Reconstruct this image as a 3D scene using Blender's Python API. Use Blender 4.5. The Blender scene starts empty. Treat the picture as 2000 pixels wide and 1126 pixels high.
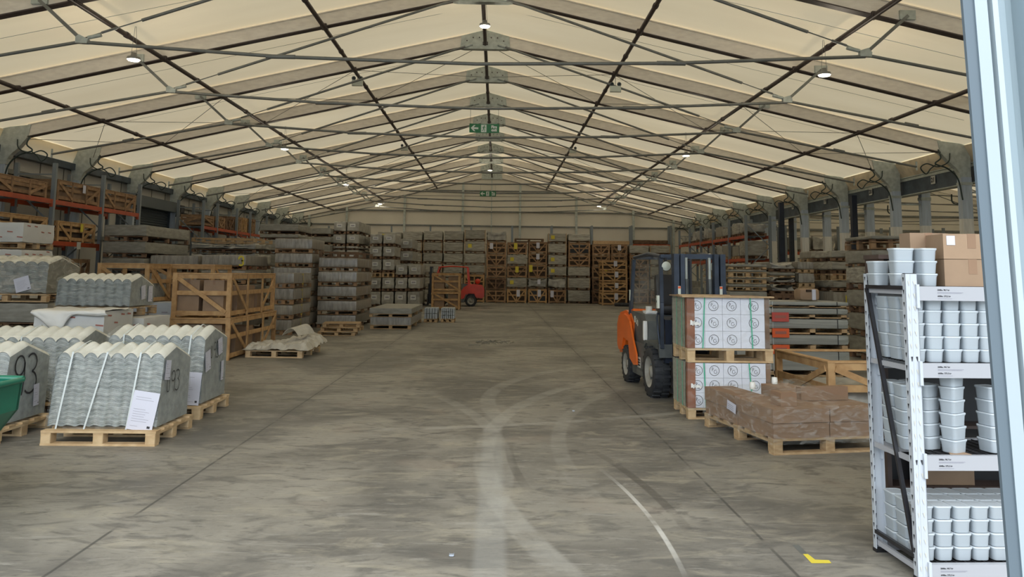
import bpy, math, random
import numpy as np
from mathutils import Vector, Matrix, noise
random.seed(7)
S = bpy.context.scene
COL = S.collection
PI = math.pi

# ------------------------------------------------------------------ camera
F_PX, YAW, PITCH, ROLL, CX, CY, CAM_Z = 1550.0, .0177, .1125, .0121, 1000.0, 358.0, 1.75
fw = Vector((math.sin(YAW)*math.cos(PITCH), math.cos(YAW)*math.cos(PITCH), math.sin(PITCH)))
r0 = Vector((math.cos(YAW), -math.sin(YAW), 0)); u0 = r0.cross(fw)
RT = r0*math.cos(ROLL)+u0*math.sin(ROLL); UP = u0*math.cos(ROLL)-r0*math.sin(ROLL)
cam = bpy.data.cameras.new('camera'); camo = bpy.data.objects.new('camera', cam); COL.objects.link(camo)
cam.sensor_width = 36; cam.sensor_fit = 'HORIZONTAL'; cam.lens = F_PX/2000*36
cam.shift_x = (1000-CX)/2000; cam.shift_y = (CY-563)/2000; cam.clip_start = .05; cam.clip_end = 300
m3 = Matrix((RT, UP, -fw)).transposed(); camo.matrix_world = Matrix.Translation((0, 0, CAM_Z)) @ m3.to_4x4()
S.camera = camo

# ------------------------------------------------------------------ world, sun, exposure
S.view_settings.view_transform = 'Standard'; S.view_settings.look = 'None'
S.view_settings.gamma = 1; S.view_settings.use_curve_mapping = False
S.view_settings.exposure = 0.0
W = bpy.data.worlds.new('sky'); S.world = W; W.use_nodes = True
bg = W.node_tree.nodes['Background']; bg.inputs[0].default_value = (.74, .87, 1.0, 1); bg.inputs[1].default_value = 2.6
sun = bpy.data.lights.new('sun', 'SUN'); sun.energy = 5.2; sun.angle = math.radians(75); sun.color = (1, .96, .90)
suno = bpy.data.objects.new('sun', sun); COL.objects.link(suno)
suno.rotation_euler = Vector((.12, .80, -1)).to_track_quat('-Z', 'Y').to_euler()   # hazy sun, high behind the camera
S.cycles.max_bounces = 8; S.cycles.diffuse_bounces = 5; S.cycles.transparent_max_bounces = 12
S.cycles.sample_clamp_indirect = 6; S.cycles.use_denoising = True

# photo pixel -> place, at a known distance, floor or side plane
def ray(px, py): return RT*((px-CX)/F_PX) - UP*((py-CY)/F_PX) + fw
def FL(px, py, z=0.0):
    d = ray(px, py); t = (z-CAM_Z)/d.z; return Vector((d.x*t, d.y*t, z))
def AT(px, py, Y):
    d = ray(px, py); t = Y/d.y; return Vector((d.x*t, Y, CAM_Z+d.z*t))
def AX(px, py, X):
    d = ray(px, py); t = X/d.x; return Vector((X, d.y*t, CAM_Z+d.z*t))

# ------------------------------------------------------------------ mesh helpers
class MB:
    def __init__(s): s.v = []; s.f = []; s.m = []; s.mats = []; s.sm = []
    def mi(s, m):
        if m not in s.mats: s.mats.append(m)
        return s.mats.index(m)
    def add(s, vs, fs, m, smooth=False):
        o = len(s.v); s.v += [tuple(v) for v in vs]; i = s.mi(m)
        for f in fs: s.f.append([o+k for k in f]); s.m.append(i); s.sm.append(smooth)
    def box(s, x0, x1, y0, y1, z0, z1, m):
        v = [(x0,y0,z0),(x1,y0,z0),(x1,y1,z0),(x0,y1,z0),(x0,y0,z1),(x1,y0,z1),(x1,y1,z1),(x0,y1,z1)]
        s.add(v, [(0,3,2,1),(4,5,6,7),(0,1,5,4),(1,2,6,5),(2,3,7,6),(3,0,4,7)], m)
    def bar(s, a, b, w, h, m, up=(0,0,1)):
        a = Vector(a); b = Vector(b); d = (b-a).normalized(); up = Vector(up)
        if abs(d.dot(up)) > .99: up = Vector((0,1,0))
        x = d.cross(up).normalized(); y = x.cross(d).normalized(); v = []
        for p in (a, b):
            for sx, sy in ((-1,-1),(1,-1),(1,1),(-1,1)): v.append(p+x*sx*w/2+y*sy*h/2)
        s.add(v, [(0,1,2,3),(7,6,5,4),(0,4,5,1),(1,5,6,2),(2,6,7,3),(3,7,4,0)], m)
    def tube(s, pts, r, m, n=8, closed=False, cap=True):
        pts = [Vector(p) for p in pts]; N = len(pts); v = []; rr = r if isinstance(r, (list, tuple)) else [r]*N
        px = None
        for i, p in enumerate(pts):
            if closed: d = pts[(i+1) % N]-pts[i-1]
            else: d = pts[min(i+1, N-1)]-pts[max(i-1, 0)]
            d.normalize()
            if px is None:
                up = Vector((0,0,1)) if abs(d.z) < .9 else Vector((0,1,0)); px = d.cross(up).normalized()
            else:
                px = (px-d*px.dot(d)); px = px.normalized() if px.length > 1e-6 else d.orthogonal().normalized()
            py = d.cross(px)
            for k in range(n):
                a = 2*PI*k/n; v.append(p+(px*math.cos(a)+py*math.sin(a))*rr[i])
        f = []
        for i in range(N if closed else N-1):
            j = (i+1) % N
            for k in range(n): f.append((i*n+k, i*n+(k+1) % n, j*n+(k+1) % n, j*n+k))
        s.add(v, f, m, True)
        if cap and not closed:
            s.add(v[:n], [tuple(range(n))[::-1]], m); s.add(v[-n:], [tuple(range(n))], m)
    def cyl(s, a, b, r, m, n=16, r2=None): s.tube([a, b], [r, r if r2 is None else r2], m, n)
    def lathe(s, prof, c, axis, m, n=24):     # prof: (radius, along)
        c = Vector(c); ax = Vector(axis).normalized(); x = ax.orthogonal().normalized(); y = ax.cross(x); v = []; N = len(prof)
        for r, h in prof:
            for k in range(n):
                a = 2*PI*k/n; v.append(c+ax*h+(x*math.cos(a)+y*math.sin(a))*r)
        f = [(i*n+k, i*n+(k+1) % n, (i+1)*n+(k+1) % n, (i+1)*n+k) for i in range(N-1) for k in range(n)]
        s.add(v, f, m, True)
    def prism(s, poly, axis, a0, a1, m):      # poly in the other two coordinates
        n = len(poly)
        def P(p, a): return {'x': (a, p[0], p[1]), 'y': (p[0], a, p[1]), 'z': (p[0], p[1], a)}[axis]
        v = [P(p, a0) for p in poly]+[P(p, a1) for p in poly]
        s.add(v, [tuple(range(n))[::-1], tuple(range(n, 2*n))]+[(i, (i+1) % n, n+(i+1) % n, n+i) for i in range(n)], m)
    def grid(s, fn, nu, nv, m, smooth=True):
        v = [fn(i/nu, j/nv) for j in range(nv+1) for i in range(nu+1)]
        s.add(v, [(j*(nu+1)+i, j*(nu+1)+i+1, (j+1)*(nu+1)+i+1, (j+1)*(nu+1)+i) for j in range(nv) for i in range(nu)], m, smooth)
    def rbox(s, x0, x1, y0, y1, z0, z1, r, m, n=3, rt=0):   # rounded vertical edges
        def ring(ins, z):
            o = []; rr = max(r-ins, .0005)
            for cx, cy, a0 in ((x1-ins-rr, y1-ins-rr, 0), (x0+ins+rr, y1-ins-rr, 90), (x0+ins+rr, y0+ins+rr, 180), (x1-ins-rr, y0+ins+rr, 270)):
                for k in range(n+1):
                    a = math.radians(a0+90*k/n); o.append((cx+rr*math.cos(a), cy+rr*math.sin(a), z))
            return o
        rings = [ring(0, z0), ring(0, z1-rt)]
        if rt: rings += [ring(rt*.3, z1-rt*.3), ring(rt, z1)]
        v = sum(rings, []); k = len(rings[0])
        f = [(i*k+j, i*k+(j+1) % k, (i+1)*k+(j+1) % k, (i+1)*k+j) for i in range(len(rings)-1) for j in range(k)]
        s.add(v, f, m, r > .01); s.add(rings[0], [tuple(range(k))[::-1]], m); s.add(rings[-1], [tuple(range(k))], m)
    def mesh(s, name):
        me = bpy.data.meshes.new(name); me.from_pydata(s.v, [], s.f)
        for m in s.mats: me.materials.append(m)
        me.polygons.foreach_set('material_index', s.m); me.polygons.foreach_set('use_smooth', s.sm); me.update()
        return me
    def build(s, name, parent=None, loc=(0,0,0), rz=0):
        return put(name, s.mesh(name), parent, loc, rz)
def put(name, me, parent=None, loc=(0,0,0), rz=0):
    o = bpy.data.objects.new(name, me); COL.objects.link(o); o.location = loc; o.rotation_euler = (0, 0, rz)
    if parent: o.parent = parent
    return o
def thing(name, label, cat, loc=(0,0,0), rz=0, group=None, kind=None):
    o = bpy.data.objects.new(name, None); COL.objects.link(o); o.location = loc; o.rotation_euler = (0,0,rz); o.empty_display_size = .2
    return tag(o, label, cat, group, kind)
def tag(o, label, cat, group=None, kind=None):
    o['label'] = label; o['category'] = cat
    if group: o['group'] = group
    if kind: o['kind'] = kind
    return o
def struct(o, label=None, cat=None):
    o['kind'] = 'structure'
    if label: o['label'] = label
    if cat: o['category'] = cat
    return o
def copy_tree(o, parent=None):
    c = o.copy(); COL.objects.link(c); c.parent = parent
    for ch in list(o.children): copy_tree(ch, c)
    return c
def soft(x0, x1, y0, y1, z0, z1, m, amp=.02, seed=0, nx=10, ny=6, nz=5, bev=.03, sag=0, freq=6, mb=None, hs=1.0):
    """a wrapped, slightly lumpy load with rounded edges"""
    mb = mb or MB(); cx, cy, cz = (x0+x1)/2, (y0+y1)/2, (z0+z1)/2
    hx, hy, hz = (x1-x0)/2, (y1-y0)/2, (z1-z0)/2
    def pt(x, y, z):
        p = Vector((x, y, z)); q = Vector((max(-hx+bev, min(hx-bev, x)), max(-hy+bev, min(hy-bev, y)), max(-hz+bev, min(hz-bev, z))))
        d = p-q
        if d.length > 1e-6: p = q+d.normalized()*min(d.length, bev)
        nv = noise.noise(Vector((p.x*freq*hs+seed*7.1, p.y*freq*hs+seed*3.3, p.z*freq*1.6)))
        dd = Vector((p.x/hx if abs(p.x) > hx*.93 else 0, p.y/hy if abs(p.y) > hy*.93 else 0, p.z/hz if abs(p.z) > hz*.9 else 0))
        p -= dd*abs(nv)*amp
        if sag and z > 0: p.z -= sag*(1-abs(x/hx)**2)
        return (cx+p.x, cy+p.y, cz+p.z)
    def fc(f, nu, nv): mb.grid(lambda a, b: pt(*f(a*2-1, b*2-1)), nu, nv, m)
    fc(lambda a, b: (a*hx, -hy, b*hz), nx, nz); fc(lambda a, b: (-a*hx, hy, b*hz), nx, nz)
    fc(lambda a, b: (hx, a*hy, b*hz), ny, nz); fc(lambda a, b: (-hx, -a*hy, b*hz), ny, nz)
    fc(lambda a, b: (a*hx, b*hy, hz), nx, ny); fc(lambda a, b: (-a*hx, b*hy, -hz), nx, ny)
    return mb

def smooth(pts, n=5):
    pts = [Vector(p) for p in pts]; P = [pts[0]*2-pts[1]]+pts+[pts[-1]*2-pts[-2]]; o = []
    for i in range(1, len(P)-2):
        a, b, c, d = P[i-1:i+3]
        for k in range(n):
            t = k/n; o.append(.5*((2*b)+(c-a)*t+(2*a-5*b+4*c-d)*t*t+(3*b-a-3*c+d)*t**3))
    return o+[pts[-1]]
def text_mesh(mb, txt, size, m, org, ux, uz, align='CENTER', depth=.001, bold=0):
    cu = bpy.data.curves.new('t', 'FONT'); cu.body = txt; cu.size = size; cu.align_x = align; cu.resolution_u = 2; cu.offset = bold
    cu.space_line = .82
    ob = bpy.data.objects.new('t', cu); COL.objects.link(ob)
    dg = bpy.context.evaluated_depsgraph_get(); dg.update(); me = ob.evaluated_get(dg).to_mesh()
    ux = Vector(ux); uz = Vector(uz); org = Vector(org)
    mb.add([org+ux*v.co.x+uz*v.co.y for v in me.vertices], [tuple(p.vertices) for p in me.polygons], m)
    ob.evaluated_get(dg).to_mesh_clear(); bpy.data.objects.remove(ob); bpy.data.curves.remove(cu)
def stroke(mb, pts, w, m, org, ux, uz):
    """a pen stroke lying on a face, as a flat ribbon"""
    ux = Vector(ux); uz = Vector(uz); org = Vector(org); q = []
    n = len(pts)
    for i in range(n):
        a = Vector(pts[max(i-1, 0)]); b = Vector(pts[min(i+1, n-1)]); d = (b-a).normalized(); nn = Vector((-d.y, d.x))
        p = Vector(pts[i]); q.append((p+nn*w/2, p-nn*w/2))
    v = [org+ux*c.x+uz*c.y for ab in q for c in ab]
    mb.add(v, [(2*i, 2*i+1, 2*i+3, 2*i+2) for i in range(n-1)], m)
def arc(cx, cy, r, a0, a1, n=10, ry=None):
    return [(cx+r*math.cos(math.radians(a0+(a1-a0)*k/n)), cy+(ry or r)*math.sin(math.radians(a0+(a1-a0)*k/n))) for k in range(n+1)]
def digits(s, h):
    """handwritten strokes, unit height h; returns list of polylines"""
    out = []; x = 0
    for c in s:
        if c == '9': out.append([(x+p, q) for p, q in arc(.22*h, .74*h, .2*h, 20, 380, 14, .24*h)]); out.append([(x+.42*h, .8*h), (x+.43*h, .4*h), (x+.36*h, .0)])
        if c == '3': out.append([(x+p, q) for p, q in arc(.16*h, .77*h, .22*h, 140, -80, 10)]+[(x+p, q) for p, q in arc(.14*h, .28*h, .27*h, 80, -140, 12)])
        if c == 'U': out.append([(x+.02*h, .8*h)]+[(x+p, q) for p, q in arc(.15*h, .2*h, .13*h, 180, 360, 8)]+[(x+.28*h, .8*h)]); x -= .08*h
        x += .56*h
    return out

# ------------------------------------------------------------------ materials
MT = {}
def mat(name, col, rough=.6, metal=0, spec=.5, var=0.0, noise_s=0, noise_a=0, bump=0, bump_s=20, stretch=(1,1,1), col2=None, coord='Object', detail=4, lo=.35, hi=.65):
    m = bpy.data.materials.new(name); m.use_nodes = True; nt = m.node_tree; N = nt.nodes; L = nt.links; b = N['Principled BSDF']
    b.inputs['Roughness'].default_value = rough; b.inputs['Metallic'].default_value = metal; b.inputs['Specular IOR Level'].default_value = spec
    b.inputs['Base Color'].default_value = (*col, 1)
    tc = N.new('ShaderNodeTexCoord'); mp = N.new('ShaderNodeMapping'); mp.inputs['Scale'].default_value = stretch; L.new(tc.outputs[coord], mp.inputs[0])
    oi = N.new('ShaderNodeObjectInfo'); off = N.new('ShaderNodeVectorMath'); off.operation = 'ADD'
    ml = N.new('ShaderNodeMath'); ml.operation = 'MULTIPLY'; ml.inputs[1].default_value = 37.0; L.new(oi.outputs['Random'], ml.inputs[0])
    cb = N.new('ShaderNodeCombineXYZ'); [L.new(ml.outputs[0], cb.inputs[i]) for i in range(3)]
    L.new(mp.outputs[0], off.inputs[0]); L.new(cb.outputs[0], off.inputs[1])
    out = None
    if noise_s or col2:
        nz = N.new('ShaderNodeTexNoise'); nz.inputs['Scale'].default_value = noise_s or 4; nz.inputs['Detail'].default_value = detail; L.new(off.outputs[0], nz.inputs['Vector'])
        rp = N.new('ShaderNodeValToRGB'); c2 = col2 or tuple(c*(1-noise_a) for c in col)
        rp.color_ramp.elements[0].position = lo; rp.color_ramp.elements[1].position = hi
        rp.color_ramp.elements[0].color = (*c2, 1); rp.color_ramp.elements[1].color = (*col, 1); L.new(nz.outputs['Fac'], rp.inputs[0]); out = rp.outputs[0]
    if var:
        hs = N.new('ShaderNodeHueSaturation'); hs.inputs['Color'].default_value = (*col, 1)
        if out: L.new(out, hs.inputs['Color'])
        mr = N.new('ShaderNodeMapRange'); mr.inputs[3].default_value = 1-var; mr.inputs[4].default_value = 1+var*.6; L.new(oi.outputs['Random'], mr.inputs[0]); L.new(mr.outputs[0], hs.inputs['Value']); out = hs.outputs[0]
    if out: L.new(out, b.inputs['Base Color'])
    if bump:
        n2 = N.new('ShaderNodeTexNoise'); n2.inputs['Scale'].default_value = bump_s; n2.inputs['Detail'].default_value = 3; L.new(off.outputs[0], n2.inputs['Vector'])
        bp = N.new('ShaderNodeBump'); bp.inputs['Strength'].default_value = bump; bp.inputs['Distance'].default_value = .02; L.new(n2.outputs['Fac'], bp.inputs['Height']); L.new(bp.outputs[0], b.inputs['Normal'])
    MT[name] = m; return m
M = {}
M['pine'] = mat('pine', (.50,.355,.20), .75, var=.12, noise_s=9, col2=(.36,.235,.12), stretch=(1,1,3), bump=.15)
M['pinelight'] = mat('pinelight', (.62,.46,.27), .75, var=.1, noise_s=8, col2=(.47,.32,.17), bump=.15)
M['pinedark'] = mat('pinedark', (.22,.13,.075), .8, var=.25, noise_s=6, col2=(.12,.068,.04))
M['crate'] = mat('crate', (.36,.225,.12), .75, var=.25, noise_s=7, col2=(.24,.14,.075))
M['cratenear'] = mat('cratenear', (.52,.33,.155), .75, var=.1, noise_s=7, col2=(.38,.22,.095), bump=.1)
M['card'] = mat('cardboard', (.33,.225,.145), .85, var=.12, noise_s=5, noise_a=.15)
M['cardshop'] = mat('cardboard_brown', (.28,.175,.11), .85, noise_s=3, noise_a=.12)
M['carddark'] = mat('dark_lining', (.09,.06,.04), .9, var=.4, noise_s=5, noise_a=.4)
M['tarp'] = mat('woven_wrap', (.40,.385,.335), .62, var=.16, noise_s=5, col2=(.25,.24,.205), stretch=(.6,1,3.2), bump=.9, bump_s=7)
M['tarpcross'] = mat('creased_wrap', (.42,.41,.37), .5, var=.12, noise_s=4, col2=(.27,.265,.24), bump=1.0, bump_s=6)
M['tarpside'] = mat('ribbed_wrap', (.36,.34,.29), .6, var=.14, noise_s=5, col2=(.22,.20,.17), stretch=(3,6,.5), bump=.6, bump_s=5)
M['film'] = mat('filmed_slabs', (.36,.34,.30), .30, spec=.6, var=.12, noise_s=6, col2=(.22,.207,.185), stretch=(2.5,2.5,.5), bump=.35, bump_s=6)
M['slab'] = mat('grey_slabs', (.29,.285,.25), .5, var=.1, noise_s=5, col2=(.2,.195,.17), stretch=(.8,.8,3), bump=.2, bump_s=8)
M['whitebox'] = mat('white_carton', (.66,.67,.66), .6, var=.05, noise_s=2, noise_a=.12, bump=.2, bump_s=3)
M['greybox'] = mat('pale_blue_carton', (.40,.45,.52), .55, var=.05, noise_s=2, noise_a=.15)
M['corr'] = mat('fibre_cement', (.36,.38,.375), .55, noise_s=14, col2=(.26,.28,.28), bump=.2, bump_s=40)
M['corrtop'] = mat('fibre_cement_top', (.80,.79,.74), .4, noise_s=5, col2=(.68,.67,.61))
M['paper'] = mat('paper', (.58,.59,.68), .6)
M['ink'] = mat('ink', (.02,.02,.025), .6)
M['greyink'] = mat('grey_print', (.25,.25,.30), .6)
M['redink'] = mat('red_print', (.38,.13,.10), .6)
M['yellow'] = mat('yellow_label', (.62,.52,.05), .6)
M['strapwhite'] = mat('white_strap', (.55,.60,.60), .4)
M['strapgreen'] = mat('green_strap', (.06,.42,.26), .4)
M['steel'] = mat('purple_brown_steel', (.085,.065,.062), .5, metal=.3, noise_s=12, noise_a=.3)
M['galv'] = mat('galvanised_steel', (.50,.54,.50), .5, metal=.1, noise_s=9, col2=(.38,.41,.38))
M['tie'] = mat('grey_tube', (.21,.215,.20), .5, metal=.3, noise_s=6, noise_a=.2)
M['alu'] = mat('rafter_aluminium', (.80,.74,.65), .6, noise_s=5, col2=(.70,.64,.56), stretch=(1,1,3), detail=8)
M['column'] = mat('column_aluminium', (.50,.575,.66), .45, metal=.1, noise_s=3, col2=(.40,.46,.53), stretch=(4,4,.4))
M['columnlit'] = mat('column_lit', (.80,.79,.74), .4, metal=.1, noise_s=3, col2=(.66,.65,.60), stretch=(5,5,.5))  # paler copy of the column colour, paints reflected light on the lower shafts
M['panel'] = mat('sandwich_panel', (.74,.69,.59), .6, noise_s=.6, noise_a=.1)
M['paneledge'] = mat('panel_joint', (.09,.085,.075), .7)
M['wallgrey'] = mat('grey_panel', (.50,.485,.44), .6, noise_s=.5, noise_a=.12)
M['gutter'] = mat('gutter_bluegrey', (.085,.11,.14), .45, metal=.3, noise_s=3, noise_a=.4)
M['skirt'] = mat('fabric_skirt', (.80,.68,.50), .8, noise_s=3, noise_a=.25, bump=.5, bump_s=3)
M['orange'] = mat('rack_orange', (.46,.075,.022), .5, var=.05, noise_s=4, noise_a=.25)
M['rackgrey'] = mat('rack_upright', (.21,.24,.26), .45, metal=.3)
M['navy'] = mat('navy_steel', (.016,.024,.045), .45, noise_s=6, noise_a=.3)
M['mast'] = mat('mast_navy', (.035,.05,.078), .42, metal=.2, noise_s=7, noise_a=.3)
M['florange'] = mat('truck_orange', (.80,.155,.018), .35, noise_s=3, noise_a=.15)
M['flred'] = mat('truck_red', (.62,.05,.018), .4, noise_s=3, noise_a=.2)
M['chassis'] = mat('chassis_grey', (.065,.075,.08), .5, noise_s=4, col2=(.12,.13,.125))
M['rubber'] = mat('rubber', (.016,.019,.025), .75, noise_s=12, col2=(.035,.038,.042))
M['rim'] = mat('wheel_rim', (.36,.35,.31), .6, noise_s=8, col2=(.24,.23,.20))
M['black'] = mat('black_plastic', (.012,.012,.014), .45)
M['blacksteel'] = mat('black_steel', (.018,.018,.022), .4)
M['rackwhite'] = mat('white_enamel', (.50,.54,.59), .35)
M['beamwhite'] = mat('beam_enamel', (.38,.39,.42), .4)
M['tub'] = mat('white_plastic', (.42,.47,.51), .35, var=.03)
M['lid'] = mat('white_lid', (.47,.52,.56), .35, var=.03)
M['jamb'] = mat('jamb_paleblue', (.25,.315,.35), .3, noise_s=1.5, noise_a=.05)
M['jambwhite'] = mat('jamb_white', (.33,.385,.415), .25)
M['doorpanel'] = mat('door_grey', (.155,.172,.178), .4, noise_s=1, noise_a=.04)
M['seal'] = mat('door_seal', (.09,.12,.145), .6)
M['brownboard'] = mat('cabinet_brown', (.075,.05,.042), .55, noise_s=5, noise_a=.3)
M['green'] = mat('skip_green', (.012,.16,.10), .35, noise_s=6, noise_a=.25)
M['signgreen'] = mat('sign_green', (.02,.16,.055), .5)
M['signwhite'] = mat('sign_white', (.62,.66,.58), .5)
M['plate'] = mat('number_plate', (.55,.55,.50), .6)
M['cable'] = mat('dark_hose', (.018,.035,.033), .5)
M['foil'] = mat('crumpled_sheet', (.50,.48,.42), .35, noise_s=5, col2=(.36,.34,.29), bump=.6, bump_s=6)
M['whitesheet'] = mat('white_sheet', (.75,.75,.72), .4, bump=.5, bump_s=6)
M['browncorner'] = mat('corner_board', (.30,.115,.06), .7, noise_s=6, noise_a=.3)
M['cartonwhite'] = mat('printed_carton', (.74,.76,.86), .5, bump=.12, bump_s=6)
M['tileside'] = mat('wrapped_tile_side', (.42,.42,.36), .35, noise_s=7, col2=(.30,.30,.26), stretch=(1,1,4), bump=.3, bump_s=10)
M['orangetag'] = mat('orange_tag', (.75,.12,.03), .5)
M['redtag'] = mat('red_tag', (.55,.09,.07), .5)
M['profile'] = mat('pale_profiles', (.34,.35,.325), .35, var=.06, noise_s=4, col2=(.26,.27,.25), stretch=(.3,2,9), bump=.25, bump_s=5)
M['greensoft'] = mat('green_cloth', (.10,.32,.19), .8, bump=.5)
M['blockpale'] = mat('pale_blocks', (.36,.40,.44), .6, var=.2)
M['shutter'] = mat('shutter_grey', (.10,.12,.13), .45, metal=.3)
M['lampbody'] = mat('lamp_housing', (.25,.25,.24), .4, metal=.4)
M['trailer'] = mat('dust', (.55,.55,.5), .9)
lm = mat('lamp_glow', (1,.95,.82), .5); bb = lm.node_tree.nodes['Principled BSDF']; bb.inputs['Emission Color'].default_value = (1,.93,.78,1); bb.inputs['Emission Strength'].default_value = 7; M['lamp'] = lm

def film_mat(name, amt=.10, rough=.12, bump=.8, scale=5, tint=(.9,.92,.9)):
    m = bpy.data.materials.new(name); m.use_nodes = True; nt = m.node_tree; N = nt.nodes; L = nt.links
    N.remove(N['Principled BSDF']); o = N['Material Output']
    t = N.new('ShaderNodeBsdfTransparent'); t.inputs[0].default_value = (.96,.97,.96,1); g = N.new('ShaderNodeBsdfPrincipled')
    g.inputs['Base Color'].default_value = (*tint,1); g.inputs['Roughness'].default_value = rough; g.inputs['Specular IOR Level'].default_value = .9
    mx = N.new('ShaderNodeMixShader'); tc = N.new('ShaderNodeTexCoord'); mp = N.new('ShaderNodeMapping'); mp.inputs['Scale'].default_value = (1,1,2.2); mp.inputs['Rotation'].default_value = (.3,.5,.2)
    nz = N.new('ShaderNodeTexNoise'); nz.inputs['Scale'].default_value = scale; nz.inputs['Detail'].default_value = 3; nz.inputs['Distortion'].default_value = 1.2
    L.new(tc.outputs['Object'], mp.inputs[0]); L.new(mp.outputs[0], nz.inputs['Vector'])
    mr = N.new('ShaderNodeMapRange'); mr.inputs[1].default_value = .45; mr.inputs[2].default_value = .75; mr.inputs[3].default_value = amt*.4; mr.inputs[4].default_value = amt*2.6
    L.new(nz.outputs['Fac'], mr.inputs[0]); L.new(mr.outputs[0], mx.inputs[0])
    bp = N.new('ShaderNodeBump'); bp.inputs['Strength'].default_value = bump; bp.inputs['Distance'].default_value = .03; L.new(nz.outputs['Fac'], bp.inputs['Height']); L.new(bp.outputs[0], g.inputs['Normal'])
    L.new(t.outputs[0], mx.inputs[1]); L.new(g.outputs[0], mx.inputs[2]); L.new(mx.outputs[0], o.inputs[0]); return m
M['wrap'] = film_mat('stretch_film', .06)
M['wraptorn'] = film_mat('torn_stretch_film', .10, .10, 1.5, 8)
M['wraphazy'] = film_mat('hazy_film', .26, .25, .6, 4, (.62,.60,.54))
M['screen'] = film_mat('clear_screen', .11, .08, .3, 2, (.6,.6,.55))

def membrane_mat():
    m = bpy.data.materials.new('roof_membrane'); m.use_nodes = True; nt = m.node_tree; N = nt.nodes; L = nt.links
    N.remove(N['Principled BSDF']); o = N['Material Output']
    d = N.new('ShaderNodeBsdfDiffuse'); t = N.new('ShaderNodeBsdfTranslucent'); mx = N.new('ShaderNodeMixShader'); mx.inputs[0].default_value = .15
    tc = N.new('ShaderNodeTexCoord'); mp = N.new('ShaderNodeMapping'); mp.inputs['Scale'].default_value = (.25,1.2,.25); nz = N.new('ShaderNodeTexNoise'); nz.inputs['Scale'].default_value = .8; nz.inputs['Detail'].default_value = 5
    rp = N.new('ShaderNodeValToRGB'); rp.color_ramp.elements[0].position = .3; rp.color_ramp.elements[1].position = .7
    rp.color_ramp.elements[0].color = (.80,.655,.43,1); rp.color_ramp.elements[1].color = (.88,.735,.50,1)
    L.new(tc.outputs['Object'], mp.inputs[0]); L.new(mp.outputs[0], nz.inputs['Vector']); L.new(nz.outputs['Fac'], rp.inputs[0])
    L.new(rp.outputs[0], d.inputs[0]); L.new(rp.outputs[0], t.inputs[0]); L.new(d.outputs[0], mx.inputs[1]); L.new(t.outputs[0], mx.inputs[2]); L.new(mx.outputs[0], o.inputs[0]); return m
M['membrane'] = membrane_mat()

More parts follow.
